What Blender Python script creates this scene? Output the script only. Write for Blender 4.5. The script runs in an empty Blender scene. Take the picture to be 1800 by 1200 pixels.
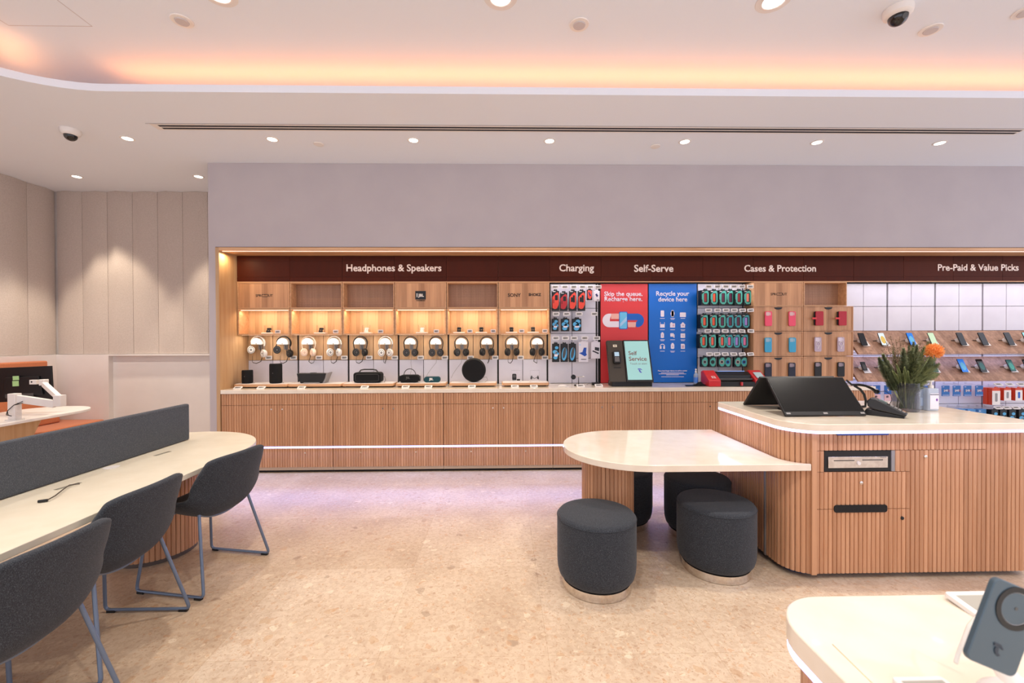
import bpy, math, random
from mathutils import Vector, Matrix
from math import sin, cos, pi, radians
random.seed(7)
S = bpy.context.scene
COL = S.collection

# ---------------------------------------------------------------- camera
FPX, EYE = 750.0, 1.5
def _basis(yaw=1.1, pitch=-.46, roll=.2):
    y, p, r = radians(yaw), radians(pitch), radians(roll)
    f = Vector((sin(y)*cos(p), cos(y)*cos(p), sin(p)))
    rt = Vector((cos(y), -sin(y), 0)); up = rt.cross(f)
    return rt*cos(r)-up*sin(r), up*cos(r)+rt*sin(r), f
CR, CU, CF = _basis()
def P(px, py, x=None, y=None, z=None):
    """world point seen at photo pixel (px, py) on the plane x=, y= or z= (surveying the room)"""
    d = CF + CR*((px-900)/FPX) - CU*((py-600)/FPX)
    t = y/d.y if y is not None else ((z-EYE)/d.z if z is not None else x/d.x)
    return Vector((d.x*t, d.y*t, EYE+d.z*t))
def PX(px, py, y): return P(px, py, y=y).x
def PZ(px, py, y): return P(px, py, y=y).z
cam = bpy.data.cameras.new('camera'); camo = bpy.data.objects.new('camera', cam); COL.objects.link(camo)
cam.sensor_width = 36; cam.lens = 36*FPX/1800; cam.clip_start = .05; cam.clip_end = 60
M = Matrix((CR, CU, -CF)).transposed().to_4x4(); M.translation = (0, 0, EYE); camo.matrix_world = M
cam.dof.use_dof = True; cam.dof.focus_distance = 3.9; cam.dof.aperture_fstop = 4.5
S.camera = camo
S.view_settings.view_transform = 'Standard'; S.view_settings.look = 'None'
S.view_settings.exposure = 0.11; S.view_settings.gamma = 1; S.view_settings.use_curve_mapping = False

# ---------------------------------------------------------------- world and lights
W = bpy.data.worlds.new('World'); S.world = W; W.use_nodes = True
bg = W.node_tree.nodes['Background']; bg.inputs[0].default_value = (.88, .88, 1.0, 1); bg.inputs[1].default_value = 1.6
def lamp(kind, loc, power, color, rot=(0, 0, 0), **kw):
    l = bpy.data.lights.new(kind.lower()+'_light', kind); l.energy = power; l.color = color
    for k, v in kw.items(): setattr(l, k, v)
    o = bpy.data.objects.new(kind.lower()+'_light', l); o.location = loc; o.rotation_euler = rot; COL.objects.link(o)
    return o
WARM = (1.0, .86, .68); DAY = (1.0, .925, .84); BLUE = (.42, .47, 1.0)
ZC, ZU = 3.45, 3.72           # lower soffit, raised ceiling
DOWN = [(-3.643, 4.226), (-2.254, 4.226), (-.881, 4.23), (.46, 4.23), (1.81, 4.23), (3.144, 4.23), (4.398, 4.23), (5.75, 4.23)]
ALC = [(-5.098, 5.217), (-3.652, 5.202)]
UP = [(-1.83, 2.80), (-.013, 2.80), (1.79, 2.80), (3.6, 2.80)]
REST = [(x, y) for y in (.9, -.9) for x in (-3.4, -1.83, -.013, 1.79, 3.6)]
def spot(x, y, z, pw, ang=95, blend=.45, tilt=(0, 0, 0), c=DAY, size=.05):
    lamp('SPOT', (x, y, z-.045), pw, c, tilt, spot_size=radians(ang), spot_blend=blend, shadow_soft_size=size)
for x, y in DOWN: spot(x, y, ZC, 42, 66, .7)
for x, y in ALC: spot(x, y+.02, ZC, 105, 70, .35, c=WARM)
spot(-5.0, 4.1, ZC, 100, 115, .6, c=DAY)  # unseen fill spot added over the booth to lighten the alcove
for x, y in UP: spot(x, y, ZU, 120, 88, .6)
for x, y in REST: spot(x, y, ZU, 85, 100, .5)
# warm line of LEDs lying in the ceiling cove
lamp('AREA', (1.6, 3.62, 3.53), 15, (1.0, .32, .09), (pi, 0, 0), shape='RECTANGLE', size=9.6, size_y=.05)
lamp('AREA', (-4.22, 1.6, 3.53), 5, (1.0, .32, .09), (pi, 0, 0), shape='RECTANGLE', size=.05, size_y=3)
lamp('AREA', (-3.75, 3.35, 3.53), .6, (1.0, .40, .15), (pi, 0, radians(-45)), shape='RECTANGLE', size=.5, size_y=.05)
lamp('AREA', (-3.95, 3.1, 3.53), .3, (1.0, .40, .15), (pi, 0, radians(-60)), shape='RECTANGLE', size=.3, size_y=.05)

# ---------------------------------------------------------------- materials
def lin(c):
    if isinstance(c, str):
        c = [int(c[i:i+2], 16)/255 for i in (0, 2, 4)]
        c = [v/12.92 if v <= .04045 else ((v+.055)/1.055)**2.4 for v in c]
    return (c[0], c[1], c[2], 1)
MATS = {}
def mat(name, col, rough=.5, metal=0, emit=None, es=1, trans=0, coat=0, alpha=1, ior=1.45, spec=.5):
    if name in MATS: return MATS[name]
    m = bpy.data.materials.new(name); m.use_nodes = True; b = m.node_tree.nodes['Principled BSDF']
    b.inputs['Base Color'].default_value = lin(col); b.inputs['Roughness'].default_value = rough
    b.inputs['Metallic'].default_value = metal; b.inputs['Coat Weight'].default_value = coat
    b.inputs['Transmission Weight'].default_value = trans; b.inputs['IOR'].default_value = ior
    b.inputs['Alpha'].default_value = alpha; b.inputs['Specular IOR Level'].default_value = spec
    if emit: b.inputs['Emission Color'].default_value = lin(emit); b.inputs['Emission Strength'].default_value = es
    MATS[name] = m; return m
def nodes(m): return m.node_tree.nodes, m.node_tree.links, m.node_tree.nodes['Principled BSDF']
def ramp(N, stops):
    r = N.new('ShaderNodeValToRGB'); e = r.color_ramp.elements
    while len(e) < len(stops): e.new(.5)
    for i, (p, c) in enumerate(stops): e[i].position = p; e[i].color = lin(c)
    return r
def mixc(N, L, fac, a, b, mode='MIX'):
    n = N.new('ShaderNodeMix'); n.data_type = 'RGBA'; n.blend_type = mode
    for s, v in ((0, fac), (6, a), (7, b)):
        if hasattr(v, 'links'): L.new(v, n.inputs[s])
        elif isinstance(v, (int, float)): n.inputs[s].default_value = v
        else: n.inputs[s].default_value = lin(v)
    return n.outputs[2]
def wood(name, c1, c2, axis='z', grain=1.0, plank=0, island=True, rough=.45):
    m = mat(name, c1, rough); N, L, b = nodes(m)
    tc = N.new('ShaderNodeTexCoord'); mp = N.new('ShaderNodeMapping'); L.new(tc.outputs['Object'], mp.inputs[0])
    s = {'z': (28, 28, 1.6), 'x': (1.6, 28, 28), 'y': (28, 1.6, 28)}[axis]
    mp.inputs['Scale'].default_value = [v*grain for v in s]
    no = N.new('ShaderNodeTexNoise'); no.inputs['Detail'].default_value = 5; no.inputs['Distortion'].default_value = .6
    src = mp.outputs[0]
    geo = N.new('ShaderNodeNewGeometry')
    va = N.new('ShaderNodeVectorMath'); va.operation = 'ADD'; cx = N.new('ShaderNodeCombineXYZ')
    ml = N.new('ShaderNodeMath'); ml.operation = 'MULTIPLY'; ml.inputs[1].default_value = 37
    L.new(geo.outputs['Random Per Island'], ml.inputs[0]); L.new(ml.outputs[0], cx.inputs[0]); L.new(ml.outputs[0], cx.inputs[2])
    L.new(src, va.inputs[0]); L.new(cx.outputs[0], va.inputs[1]); L.new(va.outputs[0], no.inputs[0])
    no.inputs['Scale'].default_value = 1
    r = ramp(N, [(.3, c2), (.68, c1)]); L.new(no.outputs[0], r.inputs[0]); out = r.outputs[0]
    if island:
        r2 = ramp(N, [(0, 'c4bab2'), (.5, 'e6e2de'), (1, 'ffffff')]); L.new(geo.outputs['Random Per Island'], r2.inputs[0])
        out = mixc(N, L, .5, out, r2.outputs[0], 'MULTIPLY')
    if plank:
        sp = N.new('ShaderNodeSeparateXYZ'); L.new(tc.outputs['Object'], sp.inputs[0])
        d = N.new('ShaderNodeMath'); d.operation = 'DIVIDE'; d.inputs[1].default_value = plank
        L.new(sp.outputs[0], d.inputs[0]); fl = N.new('ShaderNodeMath'); fl.operation = 'FLOOR'; L.new(d.outputs[0], fl.inputs[0])
        wn = N.new('ShaderNodeTexWhiteNoise'); wn.noise_dimensions = '1D'; L.new(fl.outputs[0], wn.inputs['W'])
        r3 = ramp(N, [(0, 'b0a59c'), (1, 'ffffff')]); L.new(wn.outputs[0], r3.inputs[0])
        out = mixc(N, L, .55, out, r3.outputs[0], 'MULTIPLY')
    L.new(out, b.inputs['Base Color']); return m
def noisy(name, c1, c2, scale=60, rough=.8, bump=0, detail=3, lo=.35, hi=.65, coat=0, sheen=0, metal=0):
    m = mat(name, c1, rough, metal, coat=coat); N, L, b = nodes(m)
    tc = N.new('ShaderNodeTexCoord'); no = N.new('ShaderNodeTexNoise'); no.inputs['Scale'].default_value = scale
    no.inputs['Detail'].default_value = detail; L.new(tc.outputs['Object'], no.inputs[0])
    r = ramp(N, [(lo, c1), (hi, c2)]); L.new(no.outputs[0], r.inputs[0]); L.new(r.outputs[0], b.inputs['Base Color'])
    if sheen: b.inputs['Sheen Weight'].default_value = sheen
    if bump:
        bp = N.new('ShaderNodeBump'); bp.inputs['Strength'].default_value = bump; bp.inputs['Distance'].default_value = .002
        L.new(no.outputs[0], bp.inputs['Height']); L.new(bp.outputs[0], b.inputs['Normal'])
    return m
def perf(name, c1, c2, pitch=.012, hole='2a140c'):
    """small round drilled holes in a board"""
    m = wood(name, c1, c2, 'z'); N, L, b = nodes(m)
    tc = N.new('ShaderNodeTexCoord'); vm = N.new('ShaderNodeVectorMath'); vm.operation = 'SCALE'; vm.inputs['Scale'].default_value = 1/pitch
    L.new(tc.outputs['Object'], vm.inputs[0]); fr = N.new('ShaderNodeVectorMath'); fr.operation = 'FRACTION'; L.new(vm.outputs[0], fr.inputs[0])
    sp = N.new('ShaderNodeSeparateXYZ'); L.new(fr.outputs[0], sp.inputs[0]); cb = N.new('ShaderNodeCombineXYZ')
    L.new(sp.outputs[0], cb.inputs[0]); L.new(sp.outputs[2], cb.inputs[2])
    ds = N.new('ShaderNodeVectorMath'); ds.operation = 'DISTANCE'; L.new(cb.outputs[0], ds.inputs[0]); ds.inputs[1].default_value = (.5, 0, .5)
    lt = N.new('ShaderNodeMath'); lt.operation = 'LESS_THAN'; lt.inputs[1].default_value = .27; L.new(ds.outputs['Value'], lt.inputs[0])
    old = b.inputs['Base Color'].links[0].from_socket
    L.new(mixc(N, L, lt.outputs[0], old, hole), b.inputs['Base Color']); return m
OAK = wood('oak_fluted', 'd4a27c', 'bf8c66')
OAKP = wood('oak_panel', 'd6a47a', 'bd8a62', plank=.07, island=False)
OAKL = wood('oak_light', 'e2bd92', 'd0a577', plank=.09, island=False)
OAKX = wood('oak_across', 'dcae84', 'c4946a', 'x', island=False)
OAKY = wood('oak_shelf', 'c39b80', '9c7660', 'y', plank=.06, island=False)
OAKPERF = perf('oak_drilled', 'c09272', 'ab8060', .0105, '4a2e20')
BROWN = perf('brown_drilled', '54200f', '4b1c0d', .012, '2c0f07'); BROWN.node_tree.nodes['Principled BSDF'].inputs['Specular IOR Level'].default_value = .15
DARKWOOD = mat('dark_gap', '3a241a', .8)
WHITE = mat('white_gloss', 'ece6e0', .35)
WHITEM = mat('white_matt', 'e6e0dc', .7)
TILE = noisy('white_tile', 'dedbe2', 'd8d4dc', 4, .3)
CEIL = mat('ceiling_paint', 'e9eef6', .9)
WALLP = noisy('wall_paint', 'beb5b6', 'bab1b3', 3, .9)
WALLW = noisy('wall_white', 'e2dad5', 'ddd5d0', 3, .85)
STONE = noisy('quartz_top', 'eee2cf', 'e8dac5', 9, .12, coat=.3)
STONEL = noisy('laminate_top', 'ded5c0', 'd9cfb9', 9, .4)
BLACK = mat('black_plastic', '0e0e10', .4)
BLACKM = noisy('black_mesh', '050506', '0d0d0f', 400, .85)
BLACKG = mat('black_gloss', '0a0a0b', .12, coat=.5)
GREYD = mat('grey_dark', '4a4846', .4)
GREYM = mat('grey_mid', '908c8a', .4)
STEEL = noisy('brushed_steel', 'e6e0d8', 'd6cec6', 30, .2, metal=1)
CHAIRLEG = mat('blue_grey_steel', '6a788c', .35, .3)
def felt_mat(name, a, b_, c):
    m = noisy(name, a, c, 260, .95, .5, 2, .3, .72, sheen=.08); N, L, b = nodes(m)
    tc = N.new('ShaderNodeTexCoord'); mp = N.new('ShaderNodeMapping'); mp.inputs['Scale'].default_value = (1, 1, .45)
    L.new(tc.outputs['Object'], mp.inputs[0]); v = N.new('ShaderNodeTexNoise'); v.inputs['Scale'].default_value = 520; L.new(mp.outputs[0], v.inputs[0])
    r = ramp(N, [(.54, '000000'), (.70, 'c0c0c0')]); L.new(v.outputs[0], r.inputs[0])
    old = b.inputs['Base Color'].links[0].from_socket
    L.new(mixc(N, L, r.outputs[0], old, b_), b.inputs['Base Color']); return m
FELT = felt_mat('felt_charcoal', '1c1f24', '6a6e74', '32363c')
FELTG = felt_mat('felt_grey', '3a3e44', '7c8084', '50545a')
ORANGE = noisy('orange_wool', 'b8663c', 'cc7a4a', 180, .95, .3, sheen=.3)
LEDW = mat('led_white', 'ffffff', .5, emit=(.36, .42, 1.0), es=2.4)
LEDB = mat('led_bluewhite', 'ffffff', .5, emit=(.6, .65, 1.0), es=2)
LEDWARM = mat('led_warm', 'ffffff', .5, emit=(1, .6, .4), es=.5)
LEDN = mat('led_niche', 'ffffff', .5, emit=(1, .72, .45), es=1.6)
LAMPE = mat('lamp_lens', 'ffffff', .5, emit=(1, .95, .88), es=6)
RED = mat('red_print', 'd83a3c', .45); BLUEP = mat('blue_print', '0068c6', .45)
PINKW = mat('print_white', 'efe6ee', .5); PEACH = mat('print_peach', 'efb3a4', .5); SKY = mat('print_sky', '6cc3ea', .5)
SKY2 = mat('print_pale', 'a9cfee', .5); NAVY = mat('print_blue', '0f5fbe', .5)
ACRYL = mat('clear_acrylic', 'ffffff', .03, trans=1, alpha=.35, ior=1.2)
TAGS = mat('tag_screen', 'aeaaa4', .5); TAGW = mat('tag_white', 'eeeae8', .5)
INK = mat('ink', '2a2422', .6)
def floor_mat():
    m = mat('floor_stone', 'd0b698', .32); N, L, b = nodes(m)
    tc = N.new('ShaderNodeTexCoord'); O = tc.outputs['Object']
    def noise(s, d=4, dist=0, vec=O):
        n = N.new('ShaderNodeTexNoise'); n.inputs['Scale'].default_value = s; n.inputs['Detail'].default_value = d
        n.inputs['Distortion'].default_value = dist; L.new(vec, n.inputs[0]); return n.outputs[0]
    r1 = ramp(N, [(.3, 'bfa990'), (.5, 'cab59c'), (.72, 'd4c1a9')]); L.new(noise(2.4, 6, .6), r1.inputs[0])
    r2 = ramp(N, [(.42, 'b8957a'), (.55, 'ffffff')]); L.new(noise(34, 6, .5), r2.inputs[0])
    c = mixc(N, L, .2, r1.outputs[0], r2.outputs[0], 'MULTIPLY')
    # rounded stone fragments of several sizes
    wv = N.new('ShaderNodeVectorMath'); wv.operation = 'ADD'; nn = N.new('ShaderNodeTexNoise'); nn.inputs['Scale'].default_value = 16; L.new(O, nn.inputs[0])
    ms = N.new('ShaderNodeVectorMath'); ms.operation = 'SCALE'; ms.inputs['Scale'].default_value = .07; L.new(nn.outputs['Color'], ms.inputs[0])
    L.new(O, wv.inputs[0]); L.new(ms.outputs[0], wv.inputs[1])
    for sc, thr, cols, amt, pick in ((13, .36, ['b8946e', 'a88a6c', 'e6d6bc', 'bf9a74', '8f7660', 'e2d0b4', 'b08a66'], .5, .86), (30, .36, ['b98c64', 'e6d4b8', '9f7e62', 'c08c60', 'd8c0a0', 'c89c74'], .4, .55), (62, .34, ['a67c58', 'e0ccae', '9c7656', 'b88a62'], .4, .5), (120, .32, ['8e6a50', 'dcc6a6', 'a97c58'], .35, .5)):
        v = N.new('ShaderNodeTexVoronoi'); v.inputs['Scale'].default_value = sc; L.new(wv.outputs[0], v.inputs['Vector'])
        lt = N.new('ShaderNodeMapRange'); lt.inputs[1].default_value = thr; lt.inputs[2].default_value = thr-.05; L.new(v.outputs['Distance'], lt.inputs[0])
        sp = N.new('ShaderNodeSeparateColor'); L.new(v.outputs['Color'], sp.inputs[0])
        gt = N.new('ShaderNodeMath'); gt.operation = 'GREATER_THAN'; gt.inputs[1].default_value = pick; L.new(sp.outputs[0], gt.inputs[0])
        rr = ramp(N, [(i/len(cols), k) for i, k in enumerate(cols)]); rr.color_ramp.interpolation = 'CONSTANT'; L.new(sp.outputs[1], rr.inputs[0])
        f = N.new('ShaderNodeMath'); f.operation = 'MULTIPLY'; L.new(lt.outputs[0], f.inputs[0]); L.new(gt.outputs[0], f.inputs[1])
        f2 = N.new('ShaderNodeMath'); f2.operation = 'MULTIPLY'; f2.inputs[1].default_value = amt; L.new(f.outputs[0], f2.inputs[0])
        c = mixc(N, L, f2.outputs[0], c, rr.outputs[0])
    mp = N.new('ShaderNodeMapping'); mp.inputs['Location'].default_value = (-.205, -2.0, 0); L.new(O, mp.inputs[0])
    br = N.new('ShaderNodeTexBrick'); br.offset = 0; br.inputs['Scale'].default_value = 1; br.inputs['Brick Width'].default_value = .8
    br.inputs['Row Height'].default_value = .79; br.inputs['Mortar Size'].default_value = .0015; br.inputs['Mortar Smooth'].default_value = .2
    br.inputs['Color1'].default_value = lin('ffffff'); br.inputs['Color2'].default_value = lin('efe9e2'); br.inputs['Mortar'].default_value = lin('e2dad0')
    L.new(mp.outputs[0], br.inputs[0]); c = mixc(N, L, .8, c, br.outputs[0], 'MULTIPLY')
    L.new(c, b.inputs['Base Color']); return m
FLOOR = floor_mat()

# ---------------------------------------------------------------- mesh builder
class MB:
    def __init__(s): s.v = []; s.f = []
    def add(s, vs, fs, T=None):
        o = len(s.v); s.v += [tuple(T @ Vector(p)) if T else tuple(p) for p in vs]; s.f += [tuple(i+o for i in f) for f in fs]; return s
    def box(s, x0, x1, y0, y1, z0, z1, T=None):
        return s.add([(x, y, z) for z in (z0, z1) for y in (y0, y1) for x in (x0, x1)], [(0, 2, 3, 1), (4, 5, 7, 6), (0, 1, 5, 4), (2, 6, 7, 3), (0, 4, 6, 2), (1, 3, 7, 5)], T)
    def cb(s, c, d, T=None):
        return s.box(c[0]-d[0]/2, c[0]+d[0]/2, c[1]-d[1]/2, c[1]+d[1]/2, c[2]-d[2]/2, c[2]+d[2]/2, T)
    def prism(s, pts, a, b, axis='z', T=None):
        """outline extruded along axis from a to b: pts are (x,y) for z, (x,z) for y, (y,z) for x"""
        f = {'z': lambda p, t: (p[0], p[1], t), 'y': lambda p, t: (p[0], t, p[1]), 'x': lambda p, t: (t, p[0], p[1])}[axis]
        n = len(pts); vs = [f(p, a) for p in pts]+[f(p, b) for p in pts]
        fs = [tuple(range(n)), tuple(range(2*n-1, n-1, -1))]+[(i, i+n, (i+1) % n+n, (i+1) % n) for i in range(n)]
        return s.add(vs, fs, T)
    def lathe(s, prof, n=32, T=None, cap=True, a0=0, a1=2*pi):
        full = abs(a1-a0-2*pi) < 1e-6; k = n if full else n+1; vs = []
        for r, z in prof:
            for i in range(k): a = a0+(a1-a0)*i/n; vs.append((r*cos(a), r*sin(a), z))
        fs = []
        for j in range(len(prof)-1):
            for i in range(n):
                i2 = (i+1) % k; fs.append((j*k+i, j*k+i2, (j+1)*k+i2, (j+1)*k+i))
        if cap and full:
            fs.append(tuple(range(k-1, -1, -1))); fs.append(tuple((len(prof)-1)*k+i for i in range(k)))
        return s.add(vs, fs, T)
    def cyl(s, c, r, h, n=24, T=None, axis='z'):
        A = {'z': Matrix(), 'y': Matrix.Rotation(-pi/2, 4, 'X'), 'x': Matrix.Rotation(pi/2, 4, 'Y')}[axis]
        t = Matrix.Translation(c) @ A
        return s.lathe([(r, 0), (r, h)], n, (T @ t) if T else t)
    def tube(s, pts, r, n=8, T=None, closed=False):
        pts = [Vector(p) for p in pts]; m = len(pts); vs = []; rr = r if isinstance(r, (list, tuple)) else [r]*m
        prev = None
        for i, p in enumerate(pts):
            a = pts[i-1] if (i or closed) else p; b = pts[(i+1) % m] if (i < m-1 or closed) else p
            d = (b-a).normalized()
            u = (prev - d*prev.dot(d)) if prev is not None else d.orthogonal()
            if u.length < 1e-6: u = d.orthogonal()
            u.normalize(); prev = u; w = d.cross(u)
            vs += [p+(u*cos(2*pi*k/n)+w*sin(2*pi*k/n))*rr[i] for k in range(n)]
        fs = [(i*n+k, i*n+(k+1) % n, (i+1) % m*n+(k+1) % n, (i+1) % m*n+k) for i in range(m if closed else m-1) for k in range(n)]
        if not closed: fs += [tuple(range(n-1, -1, -1)), tuple((m-1)*n+k for k in range(n))]
        return s.add(vs, fs, T)
    def grid(s, fn, nu, nv, T=None):
        vs = [fn(i/nu, j/nv) for j in range(nv+1) for i in range(nu+1)]
        return s.add(vs, [(j*(nu+1)+i, j*(nu+1)+i+1, (j+1)*(nu+1)+i+1, (j+1)*(nu+1)+i) for j in range(nv) for i in range(nu)], T)
    def ball(s, c, r, n=14, sc=(1, 1, 1), T=None):
        m = n//2; vs = [(c[0], c[1], c[2]-r*sc[2])]
        for j in range(1, m):
            t = -pi/2+pi*j/m
            vs += [(c[0]+r*sc[0]*cos(t)*cos(2*pi*i/n), c[1]+r*sc[1]*cos(t)*sin(2*pi*i/n), c[2]+r*sc[2]*sin(t)) for i in range(n)]
        vs.append((c[0], c[1], c[2]+r*sc[2])); L = len(vs)-1
        fs = [(0, 1+(i+1) % n, 1+i) for i in range(n)]+[(1+(j-1)*n+i, 1+(j-1)*n+(i+1) % n, 1+j*n+(i+1) % n, 1+j*n+i) for j in range(1, m-1) for i in range(n)]
        fs += [(L, 1+(m-2)*n+i, 1+(m-2)*n+(i+1) % n) for i in range(n)]
        return s.add(vs, fs, T)
    def mesh(s, name):
        me = bpy.data.meshes.new(name); me.from_pydata(s.v, [], s.f); me.update()
        me.polygons.foreach_set('use_smooth', [True]*len(me.polygons)); me.set_sharp_from_angle(angle=radians(38)); return me
def obj(name, mb, material, parent=None, label=None, bevel=0, seg=2, subsurf=0, solid=0, fix=False):
    me = mb.mesh(name) if isinstance(mb, MB) else mb
    if fix:
        import bmesh
        bm = bmesh.new(); bm.from_mesh(me); bmesh.ops.recalc_face_normals(bm, faces=bm.faces); bm.to_mesh(me); bm.free()
    o = bpy.data.objects.new(name, me); me.materials.clear(); me.materials.append(material); COL.objects.link(o)
    if parent: o.parent = parent
    if label: o['label'] = label
    if solid: md = o.modifiers.new('solid', 'SOLIDIFY'); md.thickness = solid; md.offset = 0
    if bevel: md = o.modifiers.new('bevel', 'BEVEL'); md.width = bevel; md.segments = seg; md.limit_method = 'ANGLE'; md.angle_limit = radians(40)
    if subsurf: md = o.modifiers.new('sub', 'SUBSURF'); md.levels = subsurf; md.render_levels = subsurf
    return o
def tag(o, label, cat, group=None):
    o['label'] = label; o['category'] = cat
    if group: o['group'] = group
    return o
def thing(name, label, cat, loc=(0, 0, 0), rz=0, group=None):
    o = bpy.data.objects.new(name, None); o.empty_display_size = .05; COL.objects.link(o); o.location = loc; o.rotation_euler = (0, 0, rz)
    return tag(o, label, cat, group)
def struct(name, mb, m, **kw):
    o = obj(name, mb, m, **kw); o['kind'] = 'structure'; return o
def dup(root, loc, label, rz=None, group=None, mats=None):
    r = root.copy(); COL.objects.link(r); r.location = loc; r['label'] = label
    if rz is not None: r.rotation_euler = (0, 0, rz)
    if group: r['group'] = group
    def rec(src, dst):
        for ch in [c for c in src.children]:
            c = ch.copy(); COL.objects.link(c); c.parent = dst
            if mats and ch.name.split('.')[0] in mats:
                c.data = c.data.copy(); c.data.materials[0] = mats[ch.name.split('.')[0]]
            rec(ch, c)
    rec(root, r); return r
def rrect(w, h, r, n=5, cx=0, cy=0):
    out = []
    for sx, sy, a in ((1, 1, 0), (-1, 1, 90), (-1, -1, 180), (1, -1, 270)):
        for i in range(n+1):
            t = radians(a+90*i/n); out.append((cx+sx*(w/2-r)+r*cos(t), cy+sy*(h/2-r)+r*sin(t)))
    return out
FACE = Matrix.Rotation(pi/2, 4, 'X')
def text(s, parent, m, loc, width=None, size=.05, bold=.0, name='lettering', depth=.002, align='CENTER', rot=None, label=None, sx=1.0):
    """letters facing -Y (or turned by rot), centred at loc in the parent's space"""
    cu = bpy.data.curves.new('t', 'FONT'); cu.body = s; cu.size = 1; cu.offset = bold; cu.align_x = align; cu.extrude = .0; cu.resolution_u = 3
    if '\n' in s: cu.space_line = .88
    o = bpy.data.objects.new('t', cu); COL.objects.link(o); dg = bpy.context.evaluated_depsgraph_get()
    me = bpy.data.meshes.new_from_object(o.evaluated_get(dg)); bpy.data.objects.remove(o); bpy.data.curves.remove(cu)
    if len(me.vertices) == 0: return None
    xs = [v.co.x for v in me.vertices]; ys = [v.co.y for v in me.vertices]
    k = width/(max(xs)-min(xs)) if width else size
    cx = (max(xs)+min(xs))/2 if align == 'CENTER' else 0; cy = (max(ys)+min(ys))/2
    R = (rot.to_4x4() if rot else FACE)
    me.transform(Matrix.Translation(loc) @ R @ Matrix.Diagonal((k*sx, k, k, 1)) @ Matrix.Translation((-cx, -cy, 0)))
    me.name = name; ob = obj(name, me, m, parent, label); md = ob.modifiers.new('solid', 'SOLIDIFY'); md.thickness = depth; md.offset = 0
    return ob
def tlogo(mb, s, T):
    """a small swoosh letter t mark: curved cap and curved stem"""
    mb.prism([(-.5*s, .5*s), (.15*s, .5*s), (.5*s, .2*s), (.42*s, .12*s), (.1*s, .28*s), (-.5*s, .24*s)], 0, .001, 'z', T)
    mb.prism([(-.28*s, .18*s), (.02*s, .2*s), (.1*s, -.2*s), (.38*s, -.42*s), (.22*s, -.55*s), (-.12*s, -.4*s), (-.3*s, -.1*s)], 0, .001, 'z', T)
def slats(mb, path, z0, z1, pitch=.0277, depth=.009, T=None, n=5, s0=0, s1=None):
    """half round timber slats standing along a plan path; outward is to the right of travel"""
    pts = [Vector(p) for p in path]; seg = [(pts[i+1]-pts[i]).length for i in range(len(pts)-1)]; tot = sum(seg)
    def at(s):
        s = max(0, min(tot-1e-6, s))
        for i, l in enumerate(seg):
            if s <= l or i == len(seg)-1: break
            s -= l
        d = (pts[i+1]-pts[i]).normalized(); return pts[i]+d*s, d
    s1 = tot if s1 is None else s1; k = max(1, round((s1-s0)/pitch)); p = (s1-s0)/k
    for j in range(k):
        c, d = at(s0+(j+.5)*p); nrm = Vector((d.y, -d.x)); vs = []
        for z in (z0, z1):
            for q in range(n+1):
                a = pi*q/n; w = -cos(a)*p*.47; h = sin(a)**.7*depth
                v = c+d*w+nrm*h; vs.append((v.x, v.y, z))
        m = n+1; fs = [(q, q+1, m+q+1, m+q) for q in range(n)]+[tuple(range(m-1, -1, -1)), tuple(range(m, 2*m))]
        mb.add(vs, fs, T)
    return mb

# plan constants surveyed from the photograph
YF, Y1, YB = 4.80, 5.11, 5.32
X0, BW = -3.15, .617
def XB(i): return X0+BW*i
XR = 8.15
Z_A, Z_B, Z_C, Z_D, Z_T = 2.172, 1.862, 1.545, 1.235, .935
Z = Vector

# ================================================================ SETTING
struct('floor', MB().box(-7.5, 8.2, -3.5, 6.2, -.1, 0), FLOOR)
def arc(cx, cy, r, a0, a1, n=12): return [(cx+r*cos(radians(a0+(a1-a0)*i/n)), cy+r*sin(radians(a0+(a1-a0)*i/n))) for i in range(n+1)]
# lower soffit: outer rectangle minus raised coffer with a rounded corner, built as strips that follow the coffer edge
edge = [(-4.12, -3.5)]+arc(-3.12, 2.43, 1.0, 180, 90, 16)+[(8.2, 3.43)]
outer = [(-7.5, -3.5)]+[(-7.5, 2.43+(6.2-2.43)*i/8) for i in range(9)]+[(-7.5+(4.4)*i/8, 6.2) for i in range(1, 9)]+[(8.2, 6.2)]
def ribbon(mb, A, B, z): mb.add([(p[0], p[1], z) for p in A]+[(p[0], p[1], z) for p in B], [(i, i+1, len(A)+i+1, len(A)+i) for i in range(len(A)-1)])
def offs(path, d):
    out = []
    for i, p in enumerate(path):
        a = Vector(path[max(0, i-1)]); b = Vector(path[min(len(path)-1, i+1)]); t = (b-a).normalized(); out.append((p[0]-t.y*d, p[1]+t.x*d))
    return out
mb = MB(); ribbon(mb, edge, outer, ZC)
inn = offs(edge, .03); led = offs(edge, .5)
mb.add([(p[0], p[1], ZC) for p in edge]+[(p[0], p[1], ZC+.058) for p in edge], [(i, i+1, len(edge)+i+1, len(edge)+i) for i in range(len(edge)-1)])
ribbon(mb, edge, inn, ZC+.058)
mb.add([(p[0], p[1], ZC+.058) for p in inn]+[(p[0], p[1], ZC+.03) for p in inn], [(i, i+1, len(inn)+i+1, len(inn)+i) for i in range(len(inn)-1)])
ribbon(mb, inn, led, ZC+.03)
mb.add([(p[0], p[1], ZC+.03) for p in led]+[(p[0], p[1], ZU) for p in led], [(i, i+1, len(led)+i+1, len(led)+i) for i in range(len(led)-1)])
struct('ceiling', mb, CEIL)
struct('ceiling_raised', MB().box(-4.7, 8.2, -3.5, 4.0, ZU, ZU+.08), CEIL)
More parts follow.
